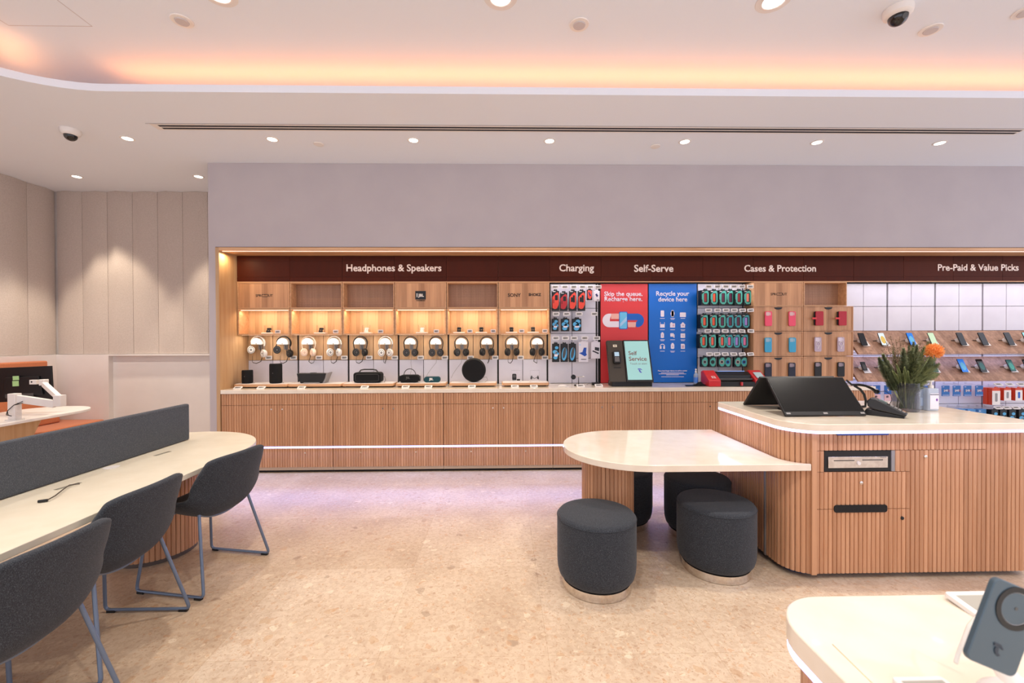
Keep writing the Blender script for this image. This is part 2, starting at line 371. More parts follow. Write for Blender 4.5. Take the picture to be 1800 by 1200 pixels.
# back wall: lintel, pier, niche back
struct('wall_back', MB().box(-3.268, 8.2, YF, 5.70, 2.522, ZC-.001), WALLP); struct('wall_back_pier', MB().box(-3.268, -3.192, YF, 5.70, 0, 2.522), WALLP)
struct('wall_niche', MB().box(-3.19, 8.2, 5.42, 5.5, 0, 2.5), WALLW)
# alcove: folded wool panels over white wall
def folded(p0, p1, inward, n, z0, z1):
    mb = MB(); a = Vector(p0); b = Vector(p1); nrm = Vector(inward); w = (b-a)/n
    for i in range(n):
        s = a+w*(i+.006); e = a+w*(i+.994); m1 = a+w*(i+.42)+nrm*.035; q = [s, m1, e]
        if i % 2: m1 = a+w*(i+.6)+nrm*.03; q = [s, m1, e]
        mb.prism([tuple(v) for v in q]+[tuple(e-nrm*.03), tuple(s-nrm*.03)], z0, z1)
    return mb
WOOL = noisy('wool_panel', 'c6b8ae', 'bcaea3', 90, .95, .2, sheen=.2)
struct('wall_alcove', MB().box(-7.4, -3.2, 5.765, 5.9, 0, ZC), WALLW)
pan = folded((-5.885, 5.75), (-3.27, 5.75), (0, -1), 8, 1.309, ZC-.002); o = struct('wall_alcove_panels', pan, WOOL, fix=True)
pan = folded((-5.90, 5.735), (-5.90, 1.5), (1, 0), 13, 1.309, ZC-.002); o = struct('wall_left_panels', pan, WOOL, fix=True)
mb = MB(); mb.box(-6.0, -5.935, 1.5, 5.8, 0, ZC); struct('wall_left', mb, WALLW)
struct('trim_1', MB().box(-5.93, -5.86, 1.5, 5.72, 0, 1.305), WALLW, bevel=.004)
struct('trim_2', MB().box(-5.86, -5.19, 5.70, 5.8, 0, 1.305), WALLW)          # flush low wall beside the recess
struct('trim_3', MB().box(-5.19, -3.268, 5.70, 5.8, 1.285, 1.305), WALLW)

# ---- niche frame with its line of light
nf = thing('niche_surround', 'wide light oak frame around the product wall recess with glowing line along its top', 'frame', (-3.15, YF, 0))
T0 = Matrix.Translation((3.15, -YF, 0))
obj('side_panel', MB().box(-3.19, -3.152, YF-.006, YB+.07, 0, 2.516, T0), OAKL, nf)
obj('top_panel', MB().box(-3.152, XR, YF-.006, YB+.07, 2.484, 2.516, T0), OAKX, nf)
obj('shadow_gap', MB().box(-3.19, XR, YF-.004, YF+.05, 2.5165, 2.5215, T0), DARKWOOD, nf)
obj('light_strip', MB().box(-3.14, XR, YF+.03, YF+.045, 2.476, 2.484, T0), LEDWARM, nf, 'glowing warm light strip')
lamp('AREA', (2.4, YF+.05, 2.474), 10, (1, .74, .48), (0, 0, 0), shape='RECTANGLE', size=10.9, size_y=.02)
lamp('AREA', (-3.09, YF+.06, 2.46), 1.6, (1, .74, .42), (0, 0, 0), shape='RECTANGLE', size=.05, size_y=.05)

# ---- display wall boards at the back of the recess
def boards(x0, x1, z0, z1, m, name, mid=True):
    mb = MB(); i0 = round((x0+3.158)/BW*2); x = -3.158+BW*i0/2
    while x < x1-.01:
        l = .011 if i0 % 2 == 0 else .0035; r = .0035 if i0 % 2 == 0 else .011
        mb.box(max(x0, x+l), min(x1, x+BW/2-r), YB, YB+.018, z0, z1); x += BW/2; i0 += 1
    return struct(name, mb, m)
boards(-3.15, .585, 1.238, 1.56, OAKL, 'wall_display_oak')
mb_gap = MB(); mb_gap.box(-3.15, XR, YB+.02, YB+.03, .5, 2.2); struct('wall_display_dark', mb_gap, mat('black_rail', '17130f', .6))
boards(-3.15, .585, .935, 1.233, TILE, 'wall_display_white')
for i, (a, b_) in enumerate(((1.872, 2.17), (1.557, 1.866), (1.247, 1.551), (.937, 1.241))): boards(.585, 1.178, a, b_, TILE, 'wall_display_charging')
for i, (a, b_) in enumerate(((1.872, 2.17), (1.557, 1.866), (1.247, 1.551), (.937, 1.241))): boards(2.44, 3.15, a, b_, TILE, 'wall_display_cases')
for a, b_ in ((1.888, 2.17), (1.578, 1.882), (1.268, 1.572), (.958, 1.262), (.648, .952), (.50, .642)): boards(4.27, XR, a, b_, TILE, 'wall_display_phones')

# ---- brown header with the category names
hd = thing('header_sign', 'long dark brown perforated header board carrying the white category names above the displays', 'sign', (-3.15, Y1, Z_A))
T1 = Matrix.Translation((3.15, -Y1, -Z_A))
mb = MB()
for i in range(0, 17):
    mb.box(XB(i)+(.0 if i == 0 else .0015), XB(i+1)-.0015, Y1, Y1+.03, 2.178, 2.23, T1); mb.box(XB(i)+.0015, XB(i+1)-.0015, Y1, Y1+.03, 2.2315, 2.424, T1)
    mb.box(XB(i)+.0015, XB(i+1)-.0015, Y1, Y1+.03, 2.4255, 2.482, T1)
obj('header_board', mb, BROWN, hd)
obj('light_strip', MB().box(.2, XR+3.0, .035, .045, .006, .012), LEDN, hd, 'hidden light strip added behind the header'); lamp('AREA', (PX(1011, 500, Y1), Y1+.01, 2.16), .9, (.93, .9, 1), (radians(25), 0, 0), shape='RECTANGLE', size=.58, size_y=.02); lamp('AREA', ((XB(9)+XB(10))/2, Y1+.01, 2.16), .9, (.93, .9, 1), (radians(25), 0, 0), shape='RECTANGLE', size=.58, size_y=.02); lamp('AREA', (5.75, Y1+.01, 2.16), 3.4, (.93, .9, 1), (radians(25), 0, 0), shape='RECTANGLE', size=2.9, size_y=.02); lamp('AREA', ((XB(7)+XB(9))/2, Y1+.01, 2.16), 1.0, (.93, .9, 1), (radians(25), 0, 0), shape='RECTANGLE', size=1.2, size_y=.02)  # strip and area lamps added to brighten the boards below the header
obj('bottom_rail', MB().box(XB(0), XR, Y1-.002, Y1+.03, 2.168, 2.177, T1), OAKX, hd)
LET = mat('letter_white', 'f1e4e0', .5)
for s, a, b_, y in (('Headphones & Speakers', 609, 776, 472.5), ('Charging', 983, 1044, 472.5), ('Self-Serve', 1114.5, 1183.5, 471.5), ('Cases & Protection', 1308, 1434, 471.5), ('Pre-Paid & Value Picks', 1648, 1790, 470)):
    xa, xb = PX(a, y, Y1), PX(b_, y, Y1); text(s, hd, LET, ((xa+xb)/2+3.15, -.003, PZ((a+b_)/2, y, Y1)-Z_A), xb-xa, bold=.022, label='white lettering reading '+s)

# ---- base cabinets and worktop
ZL = .286
def cabinet(i, label):
    xa, xb = XB(2*i)+.002, XB(2*i+2)-.002; t = thing('base_cabinet', label, 'cabinet', (xa, YF, 0), group='oak fluted base cabinets along the wall'); T = Matrix.Translation((-xa, -YF, 0))
    obj('carcass', MB().box(xa, xb, YF+.03, 5.31, .06, .888, T), DARKWOOD, t)
    obj('plinth', MB().box(xa, xb, YF+.012, YF+.05, .03, .064, T), mat('plinth_stone', 'bfa990', .5), t)
    obj('toe_kick', MB().box(xa, xb, YF+.05, YF+.06, 0, .06, T), mat('toe_dark', '1c1614', .7), t)
    def front(name, x0, x1, z0, z1, key=None):
        mb = MB(); mb.box(x0, x1, YF+.009, YF+.028, z0, z1, T); p = (x1-x0)/22; slats(mb, [(x0, YF+.0095), (x1, YF+.0095)], z0, z1, p, .009, T)
        o = obj(name, mb, OAK, t)
        if key:
            k = MB(); k.cyl((key[0], YF-.001, key[1]), .008, .012, 14, T, 'y'); obj('keyhole', k, STEEL, o)
    xm = (xa+xb)/2
    front('drawer', xa+.001, xm-.001, .764, .886); front('drawer', xm+.001, xb-.001, .764, .886)
    front('door', xa+.001, xm-.0015, ZL+.014, .760, (xm-.06, .715)); front('door', xm+.0015, xb-.001, ZL+.014, .760, (xm+.06, .715))
    front('lower_drawer', xa+.001, xm-.001, .066, ZL-.012, ((xa+xm)/2, .225)); front('lower_drawer', xm+.001, xb-.001, .066, ZL-.012, ((xm+xb)/2, .225))
    obj('light_strip', MB().box(xa, xb, YF+.004, YF+.02, ZL-.008, ZL+.008, T), LEDW, t, 'thin glowing bluish white light strip')
cl = ['fluted oak base cabinet next to the alcove, under the small black speakers', 'fluted oak base cabinet under the boomboxes with a handle', 'fluted oak base cabinet under the round black speaker', 'fluted oak base cabinet under the charging display, partly behind the half round tabletop', 'fluted oak base cabinet below the blue recycling poster', 'fluted oak base cabinet mostly hidden behind the service counter']
for i in range(6): cabinet(i, cl[i])
for i in range(12): lamp('AREA', (XB(i)+BW/2, YF-.02, ZL), 1.5, (.16, .30, 1.0), (-pi/2+.5, 0, 0), shape='RECTANGLE', size=BW, size_y=.02)
wt = MB(); wt.box(-3.15, XB(12), YF-.004, 5.318, .889, .933)
tag(obj('worktop', wt, STONE, bevel=.002), 'long off white stone worktop running on top of the fluted wall cabinets', 'worktop')

# ---- cubby boxes: closed logo fronts, drilled recesses, lit niches
def cubby_closed(i, z0, z1, label, W2=BW):
    xa = XB(i)+.004; w = W2-.008; t = thing('display_box', label, 'display box', (xa, Y1, z0)); h = z1-z0-.006; g = .009
    mb = MB(); mb.box(0, w, 0, .2, 0, g); mb.box(0, w, 0, .2, h-g, h); mb.box(0, g, 0, .2, g, h-g); mb.box(w-g, w, 0, .2, g, h-g); obj('frame', mb, OAKX, t)
    obj('front_panel', MB().box(g+.001, w-g-.001, .004, .02, g+.001, h-g-.001), OAKP, t); return t, w, h
def cubby_open(i, z0, z1, label, W2=BW):
    xa = XB(i)+.004; w = W2-.008; t = thing('display_recess', label, 'display box', (xa, Y1, z0)); h = z1-z0-.006; g = .009
    mb = MB(); mb.box(0, w, 0, .2, 0, g); mb.box(0, w, 0, .2, h-g, h); mb.box(0, g, 0, .2, g, h-g); mb.box(w-g, w, 0, .2, g, h-g); obj('frame', mb, OAKX, t)
    obj('drilled_panel', MB().box(g, w-g, .13, .145, g, h-g), OAKPERF, t); return t
def cubby_lit(i, z0, z1, label):
    xa = XB(i)+.003; w = BW-.006; t = thing('lit_niche', label, 'display box', (xa, Y1, z0)); h = z1-z0-.004; g = .016
    mb = MB(); mb.box(0, w, 0, .205, 0, g); mb.box(0, w, 0, .205, h-g, h); mb.box(0, g, 0, .205, g, h-g); mb.box(w-g, w, 0, .205, g, h-g); obj('frame', mb, OAKX, t)
    obj('back_panel', MB().box(g, w-g, .192, .204, g, h-g), OAKL, t)
    obj('light_strip', MB().box(g+.01, w-g-.01, .02, .028, h-g-.006, h-g), LEDN, t, 'glowing warm light strip')
    lamp('AREA', (xa+w/2, Y1+.035, z0+h-g-.01), 1.5, (1, .8, .54), (radians(12), 0, 0), shape='RECTANGLE', size=w-.06, size_y=.015)
    return t
def sprout(t, w, h, s=.185):
    cx, cz = w/2, h/2; text('SPR', t, INK, (cx-s*.33, .003, cz), None, s*.23, bold=.004); text('UT', t, INK, (cx+s*.43, .003, cz), None, s*.23, bold=.004)
    mb = MB(); r = s*.095
    r = s*.075; mb.tube([(cx+s*.08+(s*.13 if cos(a) > 0 else -s*.13)+r*cos(a), .002, cz+r*sin(a)) for a in [2*pi*(k+.5)/20 for k in range(20)]], .0024, 5, closed=True); mb.tube([(cx+s*.08, .002, cz+r), (cx+s*.08, .002, cz+r*.3)], .002, 5)
    obj('logo_loops', mb, INK, t)
t, w, h = cubby_closed(0, Z_B, Z_A, 'oak display box front with thin SPROUT lettering above the first headphones by the alcove'); sprout(t, w, h)
cubby_open(1, Z_B, Z_A, 'empty drilled oak recess touching the SPROUT box of the headphone wall')
cubby_open(2, Z_B, Z_A, 'empty drilled oak recess between another recess and the black square logo')
t, w, h = cubby_closed(3, Z_B, Z_A, 'oak display box front with a black square JBL logo')
obj('logo_plate', MB().box(w/2-.062, w/2+.062, -.002, .004, h/2-.05, h/2+.05), BLACK, t); text('JBL', t, WHITE, (w/2+.006, -.004, h/2-.006), .068, bold=.05)
mb = MB(); mb.box(w/2-.046, w/2-.036, -.0035, -.002, h/2-.022, h/2+.012); mb.box(w/2-.05, w/2-.032, -.0035, -.002, h/2+.014, h/2+.02); obj('logo_mark', mb, WHITE, t); text('HARMAN', t, INK, (w/2, .002, h/2-.062), .1, bold=.01)
cubby_open(4, Z_B, Z_A, 'empty drilled oak recess between the black square logo and the SONY box')
t, w, h = cubby_closed(5, Z_B, Z_A, 'oak display box front with SONY and SHOKZ lettering')
text('SONY', t, INK, (w*.31, .002, h/2+.0), .155, bold=.015, sx=1.0); text('SHOKZ', t, INK, (w*.715, .002, h/2+.005), .15, bold=.03)
nl = ['lit oak niche next to the frame side, holding one dark earbud case', 'second lit oak niche from the frame side, one dark earbud case in it', 'third lit oak niche from the frame side, one white earbud case in it', 'fourth lit oak niche holding one white earbud case, below the black logo box', 'lit oak niche with two dark earbud cases below an empty drilled recess', 'lit oak niche with two dark earbud cases below the SONY lettering']
for i in range(6): lt = cubby_lit(i, Z_C, Z_B, nl[i]); obj('light_strip', MB().box(.03, BW-.036, .03, .04, -.0015, -.0005), LEDN, lt, 'glowing warm light strip'); lamp('AREA', (XB(i)+BW/2, Y1+.035, Z_C-.003), 1.2, (1, .86, .68), (radians(3), 0, 0), shape='RECTANGLE', size=BW-.06, size_y=.02)
# case block: logo box, recess and six drawers with two fronts
t, w, h = cubby_closed(10, 1.877, Z_A, 'oak display box front with thin SPROUT lettering above the phone cases'); sprout(t, w, h)
cubby_open(11, 1.877, Z_A, 'empty drilled oak recess above the red wallet cases', BW*.87)
def case_box(i, k, label):
    z1 = 1.873-.305*k; z0 = z1-.299; xa = XB(i)+.003; w = BW-.006; t = thing('case_cabinet', label, 'cabinet', (xa, Y1, z0), group='oak boxes displaying phone cases'); h = z1-z0; g = .011
    mb = MB(); mb.box(0, w, 0, .2, 0, g); mb.box(0, w, 0, .2, h-g, h); mb.box(0, g, 0, .2, g, h-g); mb.box(w-g, w, 0, .2, g, h-g); obj('frame', mb, OAKP, t)
    obj('notch', MB().prism([(w/2+.048*cos(a), h-g-.002+.026*sin(a)) for a in [pi+pi*q/10 for q in range(11)]], .0, .006, 'y'), BLACK, t, 'black finger notch')
    for x0, x1 in ((g+.001, w/2-.0015), (w/2+.0015, w-g-.001)): obj('door', MB().box(x0, x1, .006, .02, g+.001, h-g-.001), OAKP, t)
rn = ['top', 'middle', 'bottom']; cn = [['pink', 'blue', 'navy'], ['red wallet', 'clear', 'black']]
for c in (0, 1):
    for k in range(3): case_box(10+c, k, 'oak two door box in the %s row showing two %s phone cases' % (rn[k], cn[c][k]))

# ================================================================ SMALL GOODS
def price_tag(loc, label, tilt=0, rz=0, w=.075, h=.038, group=None):
    """electronic shelf label; tilt leans it back"""
    if 'tagm' not in MATS:
        a = MB().prism(rrect(1, 1, .08, 2), 0, .08, 'y'); b = MB().box(-.38, .38, -.01, 0, -.30, .30); MATS['tagm'] = (a.mesh('tag_frame'), b.mesh('tag_screen'))
        c = MB()
        for q, (x0, x1, zz) in enumerate(((-.3, .05, .12), (-.3, .25, -.02), (.08, .3, .14), (-.3, .12, -.16))): c.box(x0, x1, -.02, -.012, zz-.03, zz+.03)
        MATS['tagm'] += (c.mesh('print'),)
    a, b, c = MATS['tagm']; t = thing('price_tag', label, 'price tag', loc, rz, group); t.rotation_euler = (tilt, 0, rz)
    f = obj('casing', a, TAGW, t); s = obj('display', b, TAGS, t); p = obj('print', c, INK, s)
    for q in (f, s): q.scale = (w, .1, h)
    return t
# earbuds in lit niches
def earbud_case(px, dark, label, plinth_label, tagx, taglabel):
    x = PX(px, 575, Y1+.1); zf = Z_C+.0165; y = Y1+.1
    t = thing('display_stand', plinth_label, 'display stand', (x, y, zf)); obj('base', MB().box(-.07, .07, -.035, .035, 0, .014), WHITE, t, bevel=.003)
    mb = MB(); g = .0015
    mb.box(-.045, .045, .025, .025+g, .0141, .10); mb.box(-.045, -.045+g, -.02, .025, .0141, .10); mb.box(.045-g, .045, -.02, .025, .0141, .10); mb.box(-.045, .045, -.02, .0265, .10, .10+g)
    obj('clear_cover', mb, ACRYL, t, 'clear acrylic cover')
    c = thing('earbud_case', label, 'earbuds', (x, y, zf+.0145)); m = BLACK if dark else WHITE
    obj('case_base', MB().prism(rrect(.05, .022, .01, 4, 0, .013), -.014, .006, 'y'), m, c, bevel=.003)
    obj('case_lid', MB().prism(rrect(.05, .026, .011, 4, 0, .044), .002, .018, 'y', Matrix.Translation((0, .004, 0))), m, c, bevel=.003)
    for s in (-1, 1):
        b = MB(); b.ball((s*.013, -.004, .028), .009); b.tube([(s*.013, -.004, .028), (s*.017, -.006, .019)], .004); obj('earbud', b, m, c)
    price_tag((PX(tagx, 581, Y1+.02), Y1+.02, Z_C+.016+.024), taglabel, .0, 0, .062, .04)
eb = [(472, 1, 488, 'first'), (564, 1, 590, 'second'), (644, 0, 669, 'third'), (742, 0, 767, 'fourth'), (807, 1, 826, 'fifth'), (846, 1, 867, 'fifth niche, second case'), (899, 1, 917, 'sixth'), (937, 1, 958, 'sixth niche, second case')]
for px, d, tx, nm in eb:
    c = 'black' if d else 'white'
    earbud_case(px, d, 'tiny open %s earbud case inside the %s lit niche' % (c, nm), 'white stand with clear cover in the %s lit niche' % nm, tx, 'small white price tag on the edge of the %s lit niche' % nm)

# headphones
def cupm(mb, c, r, th, T):
    mb.lathe([(r*.55, -th*.5), (r*.9, -th*.5), (r, -th*.3), (r, th*.25), (r*.93, th*.42), (r*.7, th*.5)], 26, T @ Matrix.Translation(c) if c else T)
def headphones(x, z, col, label, style=0, cord=(-.05, -.27), R_=.083, i=0):
    colm = {'white': (WHITE, GREYM, WHITEM), 'cream': (mat('cream_plastic', 'ecd4c0', .4), mat('cream_ring', 'd8b8a2', .4), mat('cream_pad', 'e3c6b0', .7)), 'black': (BLACK, GREYD, mat('pad_black', '161616', .8))}[col]
    t = thing('headphones', label, 'headphones', (x, YB-.06, z), group='headphones on white wall holders')
    a0, a1 = (-8, 188) if style != 1 else (-25, 170)
    band = MB(); pts = [(R_*cos(radians(a0+(a1-a0)*k/28)), 0, R_*sin(radians(a0+(a1-a0)*k/28))) for k in range(29)]
    bw = .026
    vs = []
    for p in pts:
        v = Vector(p).normalized()
        for rr, yy in ((-.004, -bw/2), (.004, -bw/2), (.006, 0), (.004, bw/2), (-.004, bw/2)): vs.append((p[0]+v.x*rr, yy, p[2]+v.z*rr))
    band.add(vs, [(k*5+q, k*5+(q+1) % 5, (k+1)*5+(q+1) % 5, (k+1)*5+q) for k in range(28) for q in range(5)]+[(4, 3, 2, 1, 0), tuple(28*5+q for q in range(5))])
    obj('headband', band, colm[0], t, fix=True)
    drops = {0: (-.112, -.112, 48), 1: (-.08, -.125, 64), 2: (-.115, -.115, 72), 3: (-.108, -.108, 34)}[style]
    for s, dz in ((-1, drops[0]), (1, drops[1])):
        cx = s*(R_-.032 if style != 1 else R_-.012-(.0 if s > 0 else -.006)); ang = drops[2]
        T = Matrix.Translation((cx, -.012, dz)) @ Matrix.Rotation(radians(-s*(90-ang)), 4, 'Z') @ Matrix.Rotation(pi/2, 4, 'X') @ Matrix.Diagonal((.92, 1.08, 1, 1))
        mb = MB(); cupm(mb, None, .044, .034, T); c = obj('ear_cup', mb, colm[0], t)
        mr = MB(); mr.lathe([(.034, .0165), (.035, .0185), (.028, .0185), (.027, .0165)], 24, T, cap=False); mr.lathe([(.0, .0172), (.015, .0172)], 20, T, cap=False); obj('cup_ring', mr, colm[1], c)
        mp_ = MB(); mp_.lathe([(.02, -.03), (.037, -.028), (.041, -.018), (.038, -.012)], 24, T); obj('ear_pad', mp_, colm[2], c)
        ar = MB(); e = Vector(pts[0] if s > 0 else pts[-1]); ar.tube([e+Vector((0, 0, .012)), e*.98+Vector((0, -.004, -.02)), (cx+s*.018, -.01, dz+.035), (cx+s*.012, -.012, dz+.02)], .0055, 8); obj('slider', ar, colm[1] if col == 'white' else colm[0], t)
    return t
def holder(x, z, label):
    t = thing('headphone_holder', label, 'holder', (x, YB, z), group='white half round headphone holders'); n = 20; r = .067
    mb = MB(); mb.prism([(r*cos(pi*k/n), r*.98*sin(pi*k/n)-.002) for k in range(n+1)]+[(-r+.004, -.016), (r-.004, -.016)], -.1, -.006, 'y'); obj('rest', mb, WHITE, t, bevel=.003)
    b = MB(); b.cyl((0, -.1008, -.006), .006, .002, 12, None, 'y'); obj('screw', b, INK, t)
    b = MB(); b.box(-.03, .03, -.1006, -.1, .03, .032); b.box(-.04, .04, -.1006, -.1, .021, .0225); obj('print', b, TAGS, t)
    b = MB(); b.box(-.02, .02, -.02, -.001, -.08, -.01); obj('bracket', b, GREYM, t)
hp = [(453.5, 'white', 1, 'white headphones hanging crooked, first pair next to the frame side'), (499, 'black', 1, 'black headphones hanging crooked beside the crooked white pair'), (542.7, 'cream', 0, 'cream pink headphones hanging straight beside the crooked black pair'), (588, 'white', 0, 'white headphones hanging straight beside the cream pink pair'),
      (633.6, 'black', 0, 'black headphones hanging between two white pairs, above the boxy boombox'), (678, 'white', 2, 'white headphones with silver rings, hanging straight, last white pair of the row'), (722, 'black', 2, 'black headphones with cups turned flat, above the boombox with an arched handle'), (766.8, 'black', 2, 'black headphones with thin band, above the teal speaker'),
      (811.3, 'black', 0, 'black headphones above the teal speaker side of the big round speaker'), (856, 'black', 3, 'black headphones above the big round speaker, towards the SONY box'), (900, 'black', 3, 'black headphones below the SONY lettering, last but one in the row'), (944, 'black', 3, 'black headphones at the end of the row beside the charging packs')]
ordn = ['first', 'second', 'third', 'fourth', 'fifth', 'sixth', 'seventh', 'eighth', 'ninth', 'tenth', 'eleventh', 'twelfth']
CORD = mat('cord_black', '15120f', .5); CORDG = mat('cord_grey', '8a8480', .5)
for i, (px, col, st, lb) in enumerate(hp):
    x = PX(px, 600, YB-.06); z = PZ(px, 603, YB-.06); holder(x, z, 'white half round headphone holder, %s from the alcove end' % ordn[i]); hpt = headphones(x, z, col, lb, st)
    rnd = random.Random(i); lx = -.035 if i % 2 == 0 or i > 3 else -.04
    if i in (6, 7, 8):
        pts = [(0, 0, -.03), (.004, 0, -.16), (-.005, -.01, -.24), (.01 if i == 6 else -.06, -.03, -.31), (.0 if i == 6 else -.1, -.06, -.37), (.01 if i == 6 else -.12, -.1, -.42)]; m = CORDG; r = .0018
    else:
        ex = {0: (-.08, .03), 1: (-.055, .03), 2: (.055, .0), 3: (-.05, .02), 4: (-.06, .02), 5: (-.03, .0), 9: (.015, .03), 10: (-.05, .01), 11: (.0, -.03)}[i]
        pts = [(.005, 0, -.03), (.008+ex[1]*.3, 0, -.12), (ex[1]+.005, -.004, -.17), (ex[1]-.01, -.01, -.225), (ex[0]*.4, -.012, -.248), (ex[0]*.9, -.012, -.238), (ex[0], -.014, -.225), (ex[0]+.004, -.016, -.15)]; m = CORD; r = [.003, .003, .0035, .0045, .0045, .0035, .0022, .0015]
    obj('security_cord', MB().tube([(a, b_+.03, c_) for a, b_, c_ in pts], r, 7), m, hpt)
    tx = [472.5, 516, 561, 605.5, 649, 694, 739.5, 782, 827, 870.5, 915, 958][i]
    price_tag((PX(tx, 628, YB-.03), YB-.035, PZ(tx, 628.3, YB-.03)), 'small white price tag beside the %s pair of headphones from the alcove end' % ordn[i], 0, 0, .078, .046)

# wooden trays on the worktop with speakers
trays = [(412, 507.5), (507, 602), (602, 693), (696, 784), (790, 873), (882, 965)]
tn = ['first', 'second', 'third', 'fourth', 'fifth', 'sixth']
for i, (a, b_) in enumerate(trays):
    xa, xb = PX(a, 680, 5.0), PX(b_, 680, 5.0); xm = (xa+xb)/2; w = xb-xa
    t = thing('display_tray', '%s pale wooden display tray from the alcove end of the worktop' % tn[i], 'tray', (xm, 5.08, Z_T), group='wooden trays under the speakers')
    obj('foot', MB().box(-w/2+.03, w/2-.03, -.06, .09, 0, .012), DARKWOOD, t)
    obj('board', MB().prism(rrect(w, .23, .035, 5), .0125, .042), OAKX, t, bevel=.003)
    obj('top_sheet', MB().prism(rrect(w-.02, .21, .03, 5), .0422, .0445), WHITEM, t)
ZT = Z_T+.0447; YS = 5.08
def cone_spk(px, w, h, label, y=YS):
    t = thing('speaker', label, 'speaker', (PX(px, 670, y), y, ZT)); r = w/2
    obj('body', MB().lathe([(r*.86, 0), (r*.95, .004), (r, .02), (r, h-.02), (r*.97, h-.006), (r*.9, h)], 32), BLACKM, t)
    obj('top_plate', MB().cyl((0, 0, h), r*.86, .002, 28), BLACKG, t); obj('logo', MB().box(-.004, .004, -r-.0005, -r+.003, h*.5, h*.5+.012), GREYD, t)
    b = MB(); b.tube([(r*.8, .02, .01), (r+.02, .0, .006), (r+.03, -.02, .005)], .0022, 6); obj('power_cord', b, CORD, t)
cone_spk(435, .118, .155, 'small squat black cylindrical speaker at the alcove end of the worktop')
cone_spk(485, .137, .23, 'tall black cylindrical speaker beside the squat one')
# wedge speaker
t = thing('speaker', 'wide dark grey wedge shaped speaker with slanted silver sides on the second tray', 'speaker', (PX(551, 670, YS), YS, ZT))
obj('body', MB().prism([(-.125, .0), (.125, .0), (.155, .06), (.17, .115), (-.17, .115), (-.155, .06)], -.06, .04, 'y'), mat('spk_grey', '1b1b1c', .6), t, bevel=.006)
obj('side_wing', MB().prism([(.12, -.01+.01), (.15, .0), (.2, .125), (.165, .118)], -.05, .06, 'y'), GREYM, t, bevel=.002); obj('top_button', MB().box(-.03, .03, -.02, .02, .115, .121), BLACK, t)
obj('base_plate', MB().box(-.08, .1, -.085, .0, 0, .012), GREYM, t, bevel=.003)
# boombox
t = thing('speaker', 'black boxy boombox speaker with flat bar handle on the third tray', 'speaker', (PX(648, 670, YS), YS, ZT))
obj('body', MB().prism(rrect(.325, .118, .03, 5, 0, .064), -.055, .055, 'y'), BLACKM, t, bevel=.008)
obj('handle', MB().tube([(-.12, 0, .11), (-.09, 0, .148), (-.05, 0, .155), (.05, 0, .155), (.09, 0, .148), (.12, 0, .11)], .008), GREYD, t)
obj('front_rim', MB().tube([(p[0], -.058, p[1]) for p in rrect(.27, .08, .02, 4, 0, .062)], .002, 5, closed=True), GREYD, t)
obj('power_cord', MB().tube([(.15, 0, .06), (.19, 0, .07), (.2, 0, .03), (.19, -.02, .004)], .0025, 6), CORD, t)
# boombox with arched handle
t = thing('speaker', 'black rounded boombox speaker with arched carry handle on the fourth tray', 'speaker', (PX(720.5, 670, YS), YS, ZT))
obj('body', MB().prism(rrect(.235, .088, .04, 6, 0, .046), -.05, .05, 'y'), BLACKM, t, bevel=.01)
obj('handle', MB().tube([(.07*cos(a), 0, .085+.075*sin(a)) for a in [pi*k/16 for k in range(17)]], .0045), GREYD, t)
for s in (-1, 1): obj('end_cap', MB().cyl((s*.118-.006, 0, .046), .034, .012, 20, None, 'x'), BLACK, t)
text('JBL', t, GREYD, (-.01, -.062, .055), .05, bold=.04)
t = thing('speaker', 'small teal portable speaker with white JBL lettering on the fourth tray', 'speaker', (PX(760, 670, YS), YS, ZT))
obj('body', MB().prism(rrect(.19, .066, .028, 6, 0, .034), -.03, .03, 'y'), noisy('teal_mesh', '123c44', '1d5058', 300, .8), t, bevel=.006); text('JBL', t, WHITE, (-.008, -.0385, .036), .05, bold=.05)
# round speaker
t = thing('speaker', 'big round black drum speaker in the middle of the speaker row', 'speaker', (PX(833, 670, YS), YS, ZT)); r = .143
Td = Matrix.Translation((0, 0, r)) @ Matrix.Rotation(pi/2, 4, 'X')
obj('body', MB().lathe([(.0, .055), (r*.5, .055), (r*.88, .045), (r*.98, .025), (r, 0), (r*.98, -.025), (r*.8, -.05), (0, -.05)], 48, Td, cap=False), BLACKM, t)
obj('logo', MB().box(-.025, .025, -.0535, -.05, .075, .083), GREYM, t)
obj('power_cord', MB().tube([(.1, .02, .05), (.15, 0, .06), (.165, -.02, .02), (.13, -.04, .003)], .002, 6), CORDG, t)
# two small speakers / wearables under covers
def covered(px, lb, lbs):
    t = thing('display_stand', lbs, 'display stand', (PX(px, 670, YS), YS, ZT)); obj('base', MB().box(-.065, .065, -.04, .04, 0, .012), WHITE, t, bevel=.003); mb = MB(); g = .0015
    mb.box(-.055, .055, .03, .03+g, .0121, .135); mb.box(-.055, -.055+g, -.03, .03, .0121, .135); mb.box(.055-g, .055, -.03, .03, .0121, .135); mb.box(-.055, .055, -.03, .0315, .135, .135+g); obj('clear_cover', mb, ACRYL, t, 'clear acrylic cover')
    return PX(px, 670, YS)
x = covered(907, '', 'white stand with clear cover holding small black earphones on the last tray')
t = thing('earphones', 'small black earphones with charging case under a clear cover on the last tray', 'earbuds', (x-.02, YS, ZT+.0123))
obj('case', MB().prism(rrect(.05, .075, .012, 4, 0, .045), -.012, .012, 'y'), BLACK, t, bevel=.003); obj('earbud', MB().ball((.04, -.01, .012), .011), BLACK, t); obj('earbud', MB().ball((.058, -.012, .012), .011), BLACK, t)
obj('dial', MB().cyl((0, -.0135, .055), .017, .002, 20, None, 'y'), GREYD, t)
x = covered(940, '', 'white stand with clear cover holding open ear headphones on the last tray')
